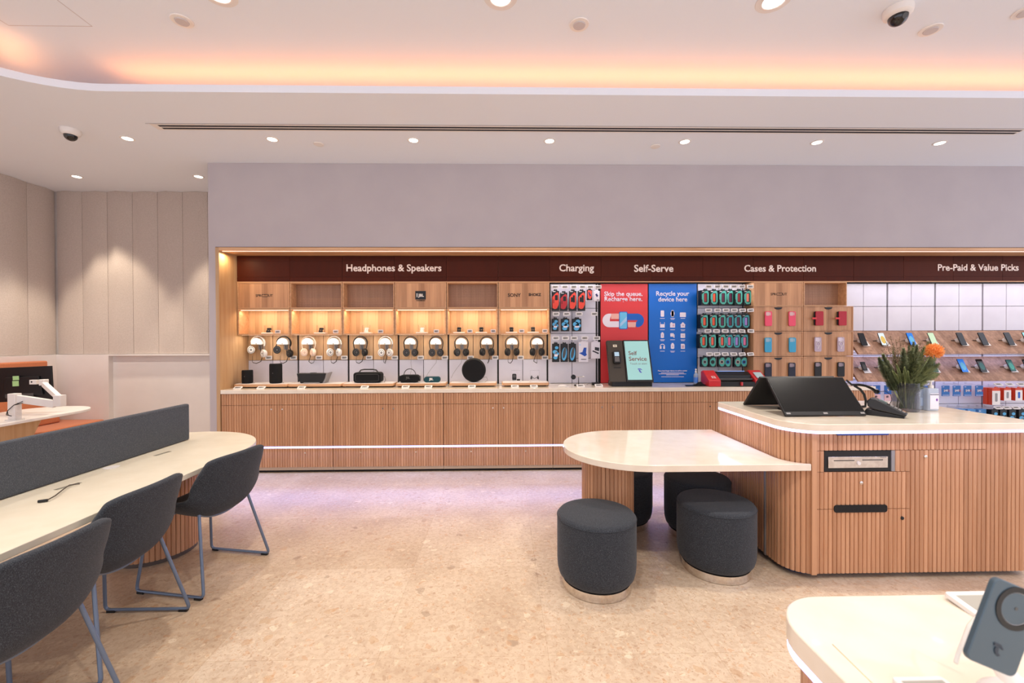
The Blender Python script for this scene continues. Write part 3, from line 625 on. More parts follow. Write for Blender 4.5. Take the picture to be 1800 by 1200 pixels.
t = thing('sport_headphones', 'small black open ear headphones under a clear cover on the last tray', 'headphones', (x, YS, ZT+.0123))
obj('neckband', MB().tube([(.045*cos(a), .01+.02*sin(a), .02+.03*abs(cos(a))) for a in [pi*k/16 for k in range(17)]], .003, 6), BLACK, t)
for s in (-1, 1): obj('earpiece', MB().ball((s*.042, .004, .03), .011, sc=(.7, .7, 1.6)), BLACK, t); obj('ear_hook', MB().tube([(s*.042, .004, .045), (s*.038, -.01, .06), (s*.03, -.018, .045), (s*.028, -.015, .02)], .003, 6), BLACK, t)
for k, px in enumerate((418, 459, 530, 641, 713, 753, 829.5, 905, 938.5)):
    o = price_tag((PX(px, 684, 4.9), 4.9, Z_T+.014), 'white price tag lying at the worktop edge, %s from the alcove end' % ordn[k], -1.15, 0, .085, .055, 'price tags lying on the worktop')

# ---- hanging goods
HOOK = mat('hook_white', 'cfccd2', .4)
def short(l): return ' '.join(l.replace('phone case pack', 'case pack').split()[:11])
def hang(px, y0, y1, w, label, name='hanging_pack', art=None, depth=.03, card='101114', yoff=.14, cat='package', hook=True, back=0, group=None, neck=True):
    """one pack hanging on a wall peg; photo rows y0..y1"""
    y = YB-yoff; x = PX(px, (y0+y1)/2, y); z0, z1 = PZ(px, y1, y), PZ(px, y0, y); h = z1-z0
    t = thing(name, label, cat, (x, y, z0), group=group)
    cm = mat('card_'+card, card, .5); mb = MB(); mb.box(-w/2, w/2, 0, depth, 0, h); obj('box', mb, cm, t, bevel=.002)
    if neck: mb = MB(); mb.prism([(-w*.28, h), (w*.28, h), (w*.2, h+.018), (-w*.2, h+.018)], 0, .002, 'y'); obj('hanger_tab', mb, cm, t)
    if art: art(t, w, h)
    if hook:
        k = thing('wall_peg', 'wall peg holding the '+label.replace('charger pack in black card with ', 'pack with ').replace('the charging wall', 'packs').replace('white pack picturing', 'pack picturing').replace('tall black and sky blue ', '').replace(' in the bottom row', '').replace('blue and pink gift card pack behind the headset', 'gift card pack behind the headset').replace('prepaid card pack with white $40 print', 'prepaid card pack').replace(' in the lower charging row', '').replace('small black and red car', 'small black and red'), 'hook', (x, YB, z1+.008), group='wall pegs of the hanging packs'); obj('rod', MB().tube([(0, 0, .006), (0, -yoff-.03, .006), (0, -yoff-.045, .014)], .0025, 6), HOOK, k)
        obj('mount', MB().box(-.012, .012, -.004, 0, -.01, .022), HOOK, k)
    return t, w, h
def flat(t, pts, m, name='printed_panel', d=-.0015, label=None): return obj(name, MB().prism(pts, d, d+.0012, 'y'), m, t, label)
PKR = mat('pack_red', 'e84a38', .5); PKB = mat('pack_sky', '55aede', .5); PKT = mat('pack_teal', '4fae9c', .5)
def art_red(c=PKR, dev=0):
    def f(t, w, h):
        flat(t, [(-w*.42, h*.14), (-w*.1, h*.08), (w*.2, h*.12), (w*.44, h*.32), (w*.44, h*.84), (w*.26, h*.93), (-w*.08, h*.84), (-w*.44, h*.68)], c, label='red printed shape')
        if dev == 0: flat(t, rrect(w*.4, h*.26, .006, 3, w*.12, h*.66), BLACK, 'printed_product', -.003); flat(t, [(-w*.3, h*.38), (-w*.22, h*.38), (-w*.22, h*.56), (-w*.3, h*.56)], BLACK, 'printed_product', -.003)
        else: flat(t, rrect(w*.28, h*.36, .004, 3, w*.14, h*.6), BLACK, 'printed_product', -.003); flat(t, rrect(w*.3, h*.24, .004, 3, -w*.14, h*.56), BLACK, 'printed_product', -.003)
        flat(t, [(-w*.4, h*.95), (0, h*.95), (0, h*.975), (-w*.4, h*.975)], WHITE, 'print', -.003)
    return f
def art_blue(kind=0):
    def f(t, w, h):
        if kind == 2:
            flat(t, [(w*.40*cos(a)*.9+w*.08*sin(a), h*.44+h*.36*sin(a)) for a in [2*pi*k/24 for k in range(24)]], PKB, label='sky blue printed shape')
            flat(t, [(w*.2*cos(a)+w*.12*sin(a), h*.5+h*.3*sin(a)) for a in [2*pi*k/20 for k in range(20)]], GREYD, 'printed_product', -.003)
        else:
            mb = MB()
            for cx, cz, rx in ((.12, .78, .26), (-.1, .55, .34), (.16, .45, .3), (-.05, .24, .3)): mb.prism([(w*(cx+rx*cos(a)), h*cz+w*rx*.82*sin(a)) for a in [2*pi*k/18 for k in range(18)]], -.0015, -.0003, 'y')
            obj('printed_panel', mb, PKB, t, 'sky blue printed shape'); flat(t, [(-w*.2, h*.3), (w*.25, h*.3), (w*.3, h*.42), (-w*.25, h*.42)], PINKW, 'printed_product', -.003)
            flat(t, [(-w*.1, h*.46), (w*.12, h*.46), (w*.05, h*.6), (-w*.02, h*.6)], BLACK if kind else GREYM, 'printed_product', -.003)
    return f
for k, (px, c) in enumerate(((976.5, PKR), (991, mat('pack_crimson', 'b92a30', .5)), (1007, PKR), (1022.5, PKR))):
    hang(px, 511 if k != 1 else 514, 546, .088, '%s charger pack in black card with %s print, top row of the charging wall' % (ordn[k], 'darker red' if k == 1 else 'orange red'), art=art_red(c, 0 if k < 2 else 1))
def art_small(t, w, h): flat(t, [(-w*.35, h*.2), (w*.1, h*.05), (w*.4, h*.3), (w*.4, h*.9), (-w*.3, h*.95), (-w*.4, h*.7)], PKR, label='red printed shape'); flat(t, [(-w*.3, h*.75), (-w*.1, h*.8), (w*.3, h*.4), (w*.05, h*.35)], mat('ink_navy', '2a2a60', .5), 'printed_product', -.003)
hang(1036.5, 509, 527, .064, 'small black and red car charger pack beside the last tall red pack', art=art_small)
def art_wh(t, w, h): flat(t, [(-w*.25, h*.65), (0, h*.75), (w*.25, h*.5), (0, h*.38)], mat('ink_navy', '2a2a60', .5), 'printed_product'); flat(t, [(0, h*.08), (w*.4, h*.08), (w*.4, h*.14), (0, h*.14)], INK, 'print')
hang(1049, 511, 529, .072, 'small white charger pack in the top row beside the red poster', art=art_wh, card='ddd8dc')
for k, px in enumerate((976, 993.5, 1014)): hang(px, 560, 582, (.082, .1, .11)[k], '%s squarish black and sky blue pack in the middle charging row' % ordn[k], art=art_blue(0 if k == 0 else 1))
for k, px in enumerate((977, 992, 1006.5)): hang(px, 604, 636, .086, '%s tall black and sky blue power bank pack in the lower charging row' % ordn[k], art=art_blue(0 if k == 0 else 2))
def art_bat(t, w, h): flat(t, [(-w*.45, h*.45), (-w*.1, h*.5), (w*.05, h*.72), (w*.32, h*.72), (w*.28, h*.45), (w*.36, h*.36), (w*.15, h*.28)], mat('ink_blue', '1a4fb0', .5), 'printed_product'); flat(t, [(-w*.25, h*.12), (w*.3, h*.12), (w*.3, h*.15), (-w*.25, h*.15)], INK, 'print'); flat(t, [(-w*.42, h*.84), (-w*.3, h*.84), (-w*.3, h*.88), (-w*.42, h*.88)], SKY, 'print')
hang(1025.5, 601, 636, .118, 'white pack picturing a blue folding charger in the lower charging row', art=art_bat, card='e4dfe6')
def art_bat2(t, w, h): flat(t, [(-w*.1, h*.52), (w*.38, h*.45), (w*.4, h*.66), (-w*.08, h*.7)], mat('ink_dark', '26282e', .5), 'printed_product'); flat(t, [(-w*.38, h*.44), (-w*.3, h*.5), (w*.38, h*.34), (w*.3, h*.27)], mat('ink_dark', '26282e', .5), 'printed_product')
hang(1047, 601, 630, .108, 'white pack picturing dark power banks, beside the red poster in the lower charging row', art=art_bat2, card='e4dfe6')
YT = YB-.2
for k, px in enumerate((976, 993, 1008.7, 1024, 1037.7, 1051.5)): price_tag((PX(px, 504, YT), YT, PZ(px, 504, YT)), 'small white price tag above the top charging row, %s from the oak boxes' % ordn[k], 0, 0, .08, .042)
for k, px in enumerate((977.5, 996, 1018, 1045)): price_tag((PX(px, 551.5, YT), YT, PZ(px, 551.5, YT)), 'small white price tag above the middle charging row, %s from the oak boxes' % ordn[k], 0, 0, .08, .042)
for k, px in enumerate((977.2, 994, 1009.5, 1028, 1049)): price_tag((PX(px, 594, YT), YT, PZ(px, 594, YT)), 'small white price tag above the lower charging row, %s from the oak boxes' % ordn[k], 0, 0, .08, .042)
# charging goods on the worktop
x = PX(1017, 675, 5.05); t = thing('charging_stand', 'black two arm wireless charging stand on the worktop below the charging packs', 'charger', (x, 5.05, Z_T))
obj('base', MB().lathe([(.055, 0), (.055, .006), (.05, .009), (0, .009)], 28), BLACK, t); obj('post', MB().tube([(0, 0, .008), (0, 0, .098)], [.006, .004]), BLACK, t)
obj('arm', MB().tube([(-.055, 0, .103), (.05, 0, .1)], .0035), STEEL, t); obj('phone_pad', MB().cyl((-.062, -.006, .1), .029, .008, 24, None, 'y'), BLACK, t, 'round black charging pad'); obj('watch_pad', MB().ball((.058, 0, .104), .016, sc=(1, 1, .5)), WHITE, t, 'small white watch pad')
t = thing('charging_pad', 'flat white charging pad on the worktop between the last tray and the black charging stand', 'charger', (PX(989, 680, 4.97), 4.97, Z_T)); obj('base', MB().lathe([(.05, 0), (.052, .005), (.03, .014), (0, .015)], 28), WHITE, t); obj('tray_card', MB().box(-.06, .06, -.05, -.03, .0, .006), TAGW, t)
t = thing('security_box', 'small flat black device on the worktop between charging stand and self service kiosk', 'electronic device', (PX(1047, 673, 5.1), 5.1, Z_T)); obj('body', MB().box(-.045, .045, -.03, .03, 0, .03), BLACK, t, bevel=.004); obj('cable', MB().tube([(-.045, 0, .01), (-.08, .01, .012), (-.11, -.01, .004)], .0018, 6), CORD, t)
price_tag((PX(1020, 682, 4.92), 4.9, Z_T+.014), 'white price tag lying in front of the black charging stand', -1.15, 0, .09, .055); price_tag((PX(1052, 680, 4.95), 4.93, Z_T+.014), 'white price tag lying in front of the small flat black device', -1.15, 0, .09, .055)

# ---- posters
def poster(pa, pb, label, m):
    y = YB-.012; xa, xb = PX(pa, 590, y), PX(pb, 590, y); t = thing('poster', label, 'poster', ((xa+xb)/2, y, .938)); w = xb-xa
    obj('panel', MB().box(-w/2, w/2, 0, .011, 0, 1.233), m, t); return t, (xa+xb)/2, y
t, cx, yy = poster(1056, 1138.7, 'tall red poster with the words Skip the queue and a magnet drawing', RED)
def L(px, py): v = P(px, py, y=yy); return v.x-cx, v.z-.938
def word(s, a, b_, py, m=PINKW, bold=.02): xa, z = L(a, py); xb, _ = L(b_, py); text(s, t, m, ((xa+xb)/2, -.002, z), xb-xa, bold=bold)
word('Skip the queue.', 1062, 1129.3, 517.5); word('Recharge here.', 1062.5, 1129, 526.5)
def poly(pts, m, name='printed_shape', d=-.0015, label=None): return flat(t, [L(*p) for p in pts], m, name, d, label)
def hook_c(cx_, cy, ro, ri, x1, side):   # magnet arm: half ring plus bars
    a = [(cx_+side*ro*cos(radians(q)), cy-ro*sin(radians(q))) for q in range(90, -91, -10)]; b = [(cx_+side*ri*cos(radians(q)), cy-ri*sin(radians(q))) for q in range(-90, 91, 10)]; return a+b
poly([(1071+12*-1*cos(radians(q)), 563-12*sin(radians(q))) for q in range(90, -91, -10)]+[(1090, 575), (1090, 564.5), (1072, 564.5), (1072, 561), (1075, 551)], PINKW, label='pale grey half of the magnet drawing')
poly([(1074, 551), (1088, 551), (1088, 560.5), (1074, 560.5)], PEACH, d=-.003)
poly([(1102, 551), (1121, 551)]+[(1120+12*cos(radians(q)), 563-12*sin(radians(q))) for q in range(80, -91, -10)]+[(1117.5, 573), (1118, 566), (1121, 563), (1118, 562.5), (1102, 562.5)], NAVY, label='blue half of the magnet drawing')
poly([(1103, 566), (1118, 566), (1117, 575), (1104, 575)], PEACH, d=-.003)
poly([(a, b_) for a, b_ in rrect(15, 31, 2.5, 4, 1095.5, 563)], NAVY, d=-.003); poly(rrect(12.5, 28.5, 2, 4, 1095.5, 563), SKY, 'printed_phone', -.0045); poly([(1089.4, 569), (1101.6, 556), (1101.6, 563), (1089.4, 575)], SKY2, 'printed_glare', -.006)
t, cx, yy = poster(1140.6, 1224.5, 'tall blue poster with the words Recycle your device here and twelve white icons', BLUEP)
word('Recycle your', 1153.3, 1211.5, 517); word('device here', 1157, 1208, 526)
word('Please hand larger devices to staff at counter', 1156.5, 1208, 651.8, bold=.03)
for a, b_, y in ((1162, 1202, 655), (1158, 1206, 656.9), (1171, 1193, 658.7), (1162.5, 1202, 662)): poly([(a, y-.4), (b_, y-.4), (b_, y+.4), (a, y+.4)], PINKW, 'small_print')
ICONS = {}; ic2 = MB(); X3 = (1164.3, 1182.2, 1200.3); Y4 = (551, 571, 588.5, 608.5)
def I(pts, hole=False):
    mx = sum(p[0] for p in pts)/len(pts); my = sum(p[1] for p in pts)/len(pts); key = (min(X3, key=lambda v: abs(v-mx)), min(Y4, key=lambda v: abs(v+2-my)))
    (ic2 if hole else ICONS.setdefault(key, MB())).prism([L(*p) for p in pts], -.0015 if not hole else -.003, -.0005 if not hole else -.0018, 'y')
def R(x0, y0, x1, y1): return [(x0, y0), (x1, y0), (x1, y1), (x0, y1)]
I(rrect(6, 11, 1.2, 3, X3[0], Y4[0])); I([(X3[1]+3.5*cos(a), Y4[0]+5*sin(a)) for a in [2*pi*k/16 for k in range(16)]]); I(R(X3[1]-2, Y4[0]-6, X3[1]+2, Y4[0]+6)); I(rrect(10.5, 8, .6, 2, X3[2], Y4[0]+2))
I(R(X3[0]-4, Y4[1]-1.5, X3[0]+4, Y4[1]+4.5)); I(R(X3[0]-4, Y4[1]-5, X3[0]-3.3, Y4[1]-1.5)); I(R(X3[0]+3.3, Y4[1]-5, X3[0]+4, Y4[1]-1.5))
I(R(X3[1]-4.3, Y4[1]-3, X3[1]+4.3, Y4[1]+4.5)); I(R(X3[1]-3.3, Y4[1]-4.5, X3[1]-.5, Y4[1]-3)); I([(X3[2]-5, Y4[1]), (X3[2], Y4[1]-5), (X3[2]+5, Y4[1])]); I(R(X3[2]-3.8, Y4[1], X3[2]+3.8, Y4[1]+4.8))
I(rrect(5.5, 8.6, 1, 3, X3[0], Y4[2]+1)); I(R(X3[0]-1.3, Y4[2]-4.8, X3[0]+1.3, Y4[2]-3)); I(rrect(6, 6, 1, 3, X3[1]-1, Y4[2])); I(R(X3[1]+1.5, Y4[2]-1, X3[1]+3.4, Y4[2]+4.8)); I(rrect(8, 8, 1, 3, X3[2], Y4[2]+1.2))
I([(X3[0]+(4.5)*cos(radians(q)), Y4[3]-4.5*sin(radians(q))) for q in range(0, 181, 15)]+[(X3[0]+3.2*cos(radians(q)), Y4[3]-3.2*sin(radians(q))) for q in range(180, -1, -15)]); I(rrect(3, 5, .8, 3, X3[0]-3, Y4[3]+2)); I(rrect(3, 5, .8, 3, X3[0]+3, Y4[3]+2))
I(rrect(6, 9, 2, 3, X3[1], Y4[3])); I(R(X3[1]-1.6, Y4[3]-5.8, X3[1]+1.6, Y4[3]-4.4)); I([(X3[2]-3.5, Y4[3]-4.5), (X3[2]+2, Y4[3]-4.5), (X3[2]+3.5, Y4[3]-3), (X3[2]+3.5, Y4[3]+4.5), (X3[2]-3.5, Y4[3]+4.5)])
for a, r_ in enumerate(Y4):
    for c in X3:
        I(R(c-4, r_+8, c+4, r_+8.8))
        if (a, c) in ((0, X3[1]), (1, X3[2]), (2, X3[0]), (2, X3[2]), (3, X3[1])): I(R(c-3, r_+9.8, c+3, r_+10.5))
I(rrect(3, 4, .5, 2, X3[1]+1.5, Y4[1]+.6), 1); I(R(X3[2]-1, Y4[1]-.5, X3[2]+1.5, Y4[1]+2), 1); I(R(X3[0]-.5, Y4[2]-1, X3[0]+.5, Y4[2]+3), 1); I(R(X3[2]-1.8, Y4[2]+1, X3[2]+1.8, Y4[2]+2), 1); I(rrect(3.6, 4.4, .5, 2, X3[2], Y4[3]+.6), 1); I(rrect(1.6, 2.6, .5, 2, X3[1], Y4[3]), 1)
[obj('printed_icon', m_, PINKW, t) for m_ in ICONS.values()]; obj('icon_details', ic2, mat('icon_pink', 'd9b2c4', .5), t)

# ---- self service kiosk
x = PX(1108, 676, 5.0); t = thing('self_service_kiosk', 'dark self service kiosk with touch screen and card reader before the red poster', 'kiosk', (x, 4.97, Z_T))
KIO = mat('kiosk_bronze', '4b443c', .4, .5)
xa = PX(1069, 640, 5.02)-x; xm = PX(1098, 640, 5.0)-x; xb = PX(1147, 640, 4.95)-x
obj('base', MB().box(xa+.02, xb-.015, -.055, .13, 0, .055), BLACK, t, bevel=.004)
Tt = Matrix.Translation((0, -.045, .05)) @ Matrix.Rotation(radians(-20), 4, 'X')
obj('reader_column', MB().box(xa, xm-.002, -.012, .05, .0, .51, Tt), KIO, t, bevel=.004); obj('screen_housing', MB().box(xm, xb, -.022, .02, -.008, .51, Tt), BLACKG, t, bevel=.004)
scr = obj('screen', MB().box(xm+.014, xb-.018, -.0235, -.022, .02, .495, Tt), mat('screen_mint', '88b4b0', .3, emit='a8dcd8', es=.35), t)
RT = (Matrix.Rotation(radians(-20), 3, 'X') @ FACE.to_3x3()); cx_ = (xm+xb)/2
def onk(u, v, d): return Tt @ Vector((u, d, v))
SCI = mat('screen_ink', '8a5a50', .5)
text('Self', scr, SCI, onk(cx_-.055, .345, -.0245), .1, bold=.01, rot=RT, depth=.001); text('Service', scr, SCI, onk(cx_-.002, .275, -.0245), .21, bold=.01, rot=RT, depth=.001); text('Touch to start', scr, GREYM, onk(cx_+.0, .215, -.0245), .2, rot=RT, depth=.001)
lg = MB(); tlogo(lg, .05, Tt @ Matrix.Translation((cx_+.01, -.0242, .13)) @ FACE); obj('screen_logo', lg, mat('logo_violet', '5a5ac0', .5), scr)
cm = (xa+xm)/2
tm = obj('card_reader', MB().prism(rrect(.085, .15, .015, 4, cm, .29), -.05, -.012, 'y', Tt), BLACK, t, bevel=.004); obj('reader_screen', MB().box(cm-.028, cm+.026, -.0515, -.05, .30, .35, Tt), mat('reader_lcd', 'a8c4d4', .3, emit='a8c4d4', es=.3), tm)
kb = MB()
for r_ in range(4):
    for c in range(3): kb.box(cm-.026+.018*c, cm-.013+.018*c, -.0525, -.05, .235+.015*r_, .245+.015*r_, Tt)
obj('keypad', kb, GREYM, tm); obj('slot', MB().box(cm-.04, cm+.04, -.0135, -.012, .165, .175, Tt), BLACK, t); obj('sticker', MB().box(cm-.026, cm+.02, -.0135, -.012, .425, .455, Tt), mat('sticker_cream', 'e6ddc4', .6), t); obj('sticker_icon', MB().box(cm-.008, cm+.002, -.0145, -.0136, .433, .447, Tt), INK, t)
# sanitiser on black mat in front of the blue poster
x = PX(1232, 679, 4.98); tag(obj('counter_mat', MB().prism([(x-.21, 4.90), (x+.12, 4.90), (x+.15, 5.03), (x-.17, 5.03)], Z_T, Z_T+.003), BLACK, bevel=.001), 'flat black mat on the worktop in front of the blue poster', 'mat')
x = PX(1222.5, 676, 5.02); t = thing('hand_sanitiser', 'small clear sanitiser bottle with pump standing on the worktop by the blue poster', 'bottle', (x, 5.01, Z_T+.0032))
obj('bottle', MB().lathe([(.0, .0), (.024, 0), (.026, .005), (.026, .11), (.02, .13), (.01, .14), (.01, .146), (0, .146)], 24, cap=False), mat('clear_plastic', 'c4d8f2', .1, trans=.6, ior=1.3), t)
obj('label_band', MB().lathe([(.0266, .03), (.0266, .09)], 24, cap=False), mat('band_blue', '4a7fd0', .5), t); obj('pump', MB().lathe([(.012, .146), (.012, .16), (.005, .162), (.005, .175), (.011, .176), (.008, .19), (0, .192)], 16, cap=False), WHITE, t)
x = PX(1230, 676, 4.97); t = thing('cleaning_cloth', 'crumpled black cloth beside the small sanitiser bottle', 'cloth', (x, 4.965, Z_T+.0032)); rr = random.Random(3)
ob = obj('cloth', MB().grid(lambda u, v: ((u-.5)*.15, (v-.5)*.06, .003+max(0, (1-abs(u-.5)*2)*(1-abs(v-.5)*1.6))*.045*(.55+.45*sin(9*u+7*v)+.2*sin(23*u))), 14, 8), mat('cloth_black', '101012', .95), t, solid=.003)

# ---- phone case packs: four rows of six hooks
def art_case(scr, ca):
    def f(t, w, h):
        flat(t, [(-w*.1, h*.06), (w*.24, h*.06), (w*.46, h*.22), (w*.46, h*.78), (w*.36, h*.95), (w*.06, h*.95), (-w*.42, h*.72), (-w*.42, h*.4), (-w*.34, h*.34), (-w*.34, h*.2)], ca, label='teal printed shape')
        flat(t, rrect(w*.42, h*.62, .008, 3, w*.06, h*.5), BLACK, 'printed_phone', -.003); flat(t, rrect(w*.28, h*.54, .006, 3, w*.0, h*.5), scr, 'printed_screen', -.0045)
        flat(t, [(-w*.4, h*.9), (-w*.1, h*.9), (-w*.1, h*.93), (-w*.4, h*.93)], WHITEM, 'print', -.003)
    return f
cscr = {'o': mat('pic_orange', 'e2552e', .5), 'd': mat('pic_darkred', '8a2020', .5), 'm': mat('pic_maroon', '5a1c38', .5), 's': mat('pic_salmon', 'e88068', .5), 'p': mat('pic_pink', 'd86a90', .5), 'v': mat('pic_violet', 'a080c8', .5), 'c': mat('pic_coral', 'e0604a', .5)}
teals = [PKT, mat('pack_teal2', '3f9aa0', .5)]
casecols = ['domomm'[0:6], 'oommdv', 'occpvp']
rows = [(510, 536, [1239.5, 1255, 1270.5, 1283.5, 1298.5, 1314], 'dommds'), (552.5, 577, [1238, 1254, 1269, 1283, 1297, 1311], 'oommmv'), (587, 612, [1236.5, 1252, 1269, 1281.5, 1294.5, 1308.5], 'occpvp')]
for r_, (y0, y1, xs, cc) in enumerate(rows):
    for k, px in enumerate(xs):
        fr = .16 if not (r_ == 0 and k == 3) else .12
        lb = 'phone case pack, %s row, %s hook from the blue poster' % (['top', 'second', 'third'][r_], ordn[k])
        t, w, h = hang(px, y0, y1, .097, 'front '+lb, 'case_pack', art_case(cscr[cc[k]], teals[1 if (r_ == 1 and k > 2) or (r_ == 2 and k > 2) else 0]), .02, '0d1a18', fr, group='phone case packs')
        hd_ = t.location.copy()
        for q in (1, 2, 3):
            if fr-.023*q > .05:
                t2 = thing('case_pack', ['second', 'third', 'fourth'][q-1]+' '+lb.replace('phone case pack', 'phone case pack behind the front one'), 'package', (hd_.x, hd_.y+.023*q, hd_.z), group='phone case packs')
                obj('box', MB().box(-w/2, w/2, 0, .019, 0, h), MATS['card_0d1a18'], t2); flat(t2, [(-w*.48, h*.1), (-w*.3, h*.1), (-w*.3, h*.9), (-w*.48, h*.9)], PKT)
def art_watch(c):
    def f(t, w, h):
        flat(t, [(-w*.1, h*.08), (w*.24, h*.08), (w*.44, h*.3), (w*.44, h*.75), (w*.3, h*.93), (w*.0, h*.93), (-w*.36, h*.7), (-w*.4, h*.35)], PKT, label='teal printed shape')
        flat(t, [(w*.02+w*.27*cos(a), h*.5+w*.27*sin(a)) for a in [2*pi*k/20 for k in range(20)]], c, 'printed_watch', -.003); flat(t, [(w*.02+w*.17*cos(a), h*.5+w*.17*sin(a)) for a in [2*pi*k/20 for k in range(20)]], BLACK, 'printed_dial', -.0045)
    return f
for k, px in enumerate((1238.5, 1252.5, 1268.5, 1279, 1296.5, 1307.5)):
    hang(px, 627, 645, .084, 'short watch case pack in the bottom row, %s hook from the blue poster' % ordn[k], 'watch_case_pack', art_watch([GREYM, BLACK, mat('pic_rose', 'c49a90', .5), NAVY, mat('pic_rose', 'c49a90', .5), NAVY][k]), .04, '0d1a18', .14 if k != 3 else .12, group='watch case packs')
YT = YB-.215
for r_, (ty, xs) in enumerate(((503.5, (1246, 1261.5, 1276, 1290.5, 1304.5, 1319)), (545, (1245.5, 1261.5, 1276.5, 1291, 1305.5, 1319.5)), (581.5, (1244.5, 1259.5, 1275, 1290.5, 1304.5, 1320)), (622, (1247.5, 1260.5, 1275, 1290, 1305, 1319.5)))):
    for k, px in enumerate(xs):
        rr = random.Random(r_*9+k); o = price_tag((PX(px, ty, YT), YT, PZ(px, ty, YT)), 'white price tag above the %s case row, %s from the blue poster' % (['top', 'second', 'third', 'bottom'][r_], ordn[k]), -.4*(r_ == 3)-.2*(r_ == 2), 0, .078, .04); o.rotation_euler.y = rr.uniform(-.06, .06)
# cutting machine
x = PX(1287, 672, 4.98); t = thing('cutting_machine', 'red and black screen protector cutting machine on the worktop under the watch cases', 'machine', (x, 4.96, Z_T)); RD = mat('machine_red', 'c8252a', .3, coat=.4)
xa = PX(1237, 665, 4.98)-x; xb = PX(1339, 665, 4.98)-x; pf = [(-.11, 0), (.1, 0), (.1, .16), (.055, .175), (-.02, .13), (-.11, .07)]
obj('left_end', MB().prism(pf, xa, xa+.14, 'x'), RD, t, 'red end housing with pale lettering', bevel=.008); r_e = obj('right_end', MB().prism(pf, xb-.15, xb, 'x'), RD, t, 'red end housing with touch screen', bevel=.008)
obj('middle_bed', MB().prism([(-.1, 0), (.1, 0), (.1, .15), (.05, .16), (-.02, .12), (-.03, .06), (-.1, .05)], xa+.141, xb-.151, 'x'), BLACK, t, bevel=.003); obj('roller', MB().cyl((xa+.145, -.05, .075), .012, xb-xa-.3, 16, None, 'x'), GREYD, t)
Ts = Matrix.Translation((xb-.075, -.05, .115)) @ Matrix.Rotation(radians(33), 4, 'X')
obj('touch_screen', MB().box(-.045, .045, -.045, .06, .004, .008, Ts), mat('scr_grey', '9fb2b4', .3, emit='9fb2b4', es=.25), r_e); obj('lever', MB().box(.03, .05, -.122, -.1, .01, .05), RD, t); text('S2', t, WHITE, (xa+.07, -.075, .105), .05, bold=.02, rot=Matrix.Rotation(radians(33), 3, 'X') @ Matrix.Identity(3), name='machine_lettering')
obj('glow_bar', MB().box(xa+.17, xb-.2, .03, .034, .162, .166), mat('glow_blue', '6f9ee0', .4, emit=(.3, .5, 1), es=1), t)

# ---- phone cases on the oak boxes
def phone_case(px, py, kind, m, label):
    y = Y1-.004; x = PX(px, py, y); z = PZ(px, py, y); t = thing('phone_case', label, 'phone case', (x, y, z)); w, h = .086, .178
    if kind == 'wallet':
        obj('cover', MB().prism(rrect(.095, .172, .01, 4), -.028, -.018, 'y'), m, t, bevel=.002); obj('back_shell', MB().prism(rrect(.09, .168, .012, 4, -.012, 0), -.016, -.004, 'y'), BLACK, t, bevel=.002)
        obj('strap', MB().prism(rrect(.055, .022, .01, 4, -.065, 0), -.03, -.026, 'y'), RED, t, 'bright red magnetic strap'); return
    o = obj('shell', MB().prism(rrect(w, h, .016, 5), -.014, -.002, 'y'), m, t, bevel=.003)
    obj('camera_cutout', MB().prism(rrect(.044, .044, .01, 4, -.012, .058), -.016, -.0142, 'y'), mat('cut_'+kind, {'pink': 'd8b4b4', 'blue': '8fb4c8', 'dark': '8d7f88', 'clear': 'd9ccd8'}[kind], .4), t, 'pale camera opening')
    obj('lens_gap', MB().box(.014, .024, -.016, -.0142, .04, .075), mat('cut_'+kind, 'ffffff'), t)
    if kind == 'clear':
        obj('magnet_ring', MB().tube([(.026*cos(a), -.0165, .005+.026*sin(a)) for a in [2*pi*k/28 for k in range(28)]], .0025, 6, closed=True), WHITE, t); obj('magnet_bar', MB().box(-.003, .003, -.0165, -.0142, -.055, -.03), WHITE, t)
CLR = mat('clear_case', 'c9b6c6', .2, alpha=.7)
for k, (a, b_, py, kind, m, nm) in enumerate(((1350, 1391.5, 560, 'pink', mat('case_pink', 'e8506c', .5), 'hot pink'), (1349.5, 1392, 606, 'blue', mat('case_blue', '3aa0c8', .5), 'sky blue'), (1349.5, 1391.2, 650, 'dark', mat('case_navy', '141a30', .5), 'navy'), (1438, 1478.5, 559.5, 'wallet', mat('case_red', 'b01e30', .5), 'red leather wallet'), (1436.8, 1477, 605, 'clear', CLR, 'clear'), (1437, 1477.3, 649, 'dark', mat('case_black', '0c0c0e', .5), 'black'))):
    phone_case(a, py, kind, m, '%s phone case on the door nearer the blue poster' % nm); phone_case(b_, py, kind, m, '%s phone case on the door farther from the blue poster' % nm)

# ---- sloping phone shelves on the right
def shelf(zb, label):
    t = thing('phone_shelf', label, 'shelf', (4.29, YB, zb)); Tn = Matrix.Translation((0, 0, 0))
    obj('sloping_board', MB().prism([(0, 0), (-.24, -.275), (-.24, -.29), (-.225, -.29), (.0, -.04)], 0, XR-4.29, 'x'), OAKY, t, bevel=.001)
    obj('light_strip', MB().box(0, XR-4.29, -.12, -.1, -.255, -.25), LEDB, t, 'bluish light strip under the shelf'); obj('cable_slot', MB().box(.0, 0.001, -.1, -.1, -.1, -.0999), BLACK, t) if 0 else None
    lamp('AREA', (5.4, YB-.09, zb-.262), 1.6, (.55, .58, 1), (0, 0, 0), shape='RECTANGLE', size=2.3, size_y=.03)
    return t
shelf(1.575, 'upper sloping oak shelf with a row of phones'); shelf(1.245, 'lower sloping oak shelf with a row of phones')
al = math.atan2(.275, .24)
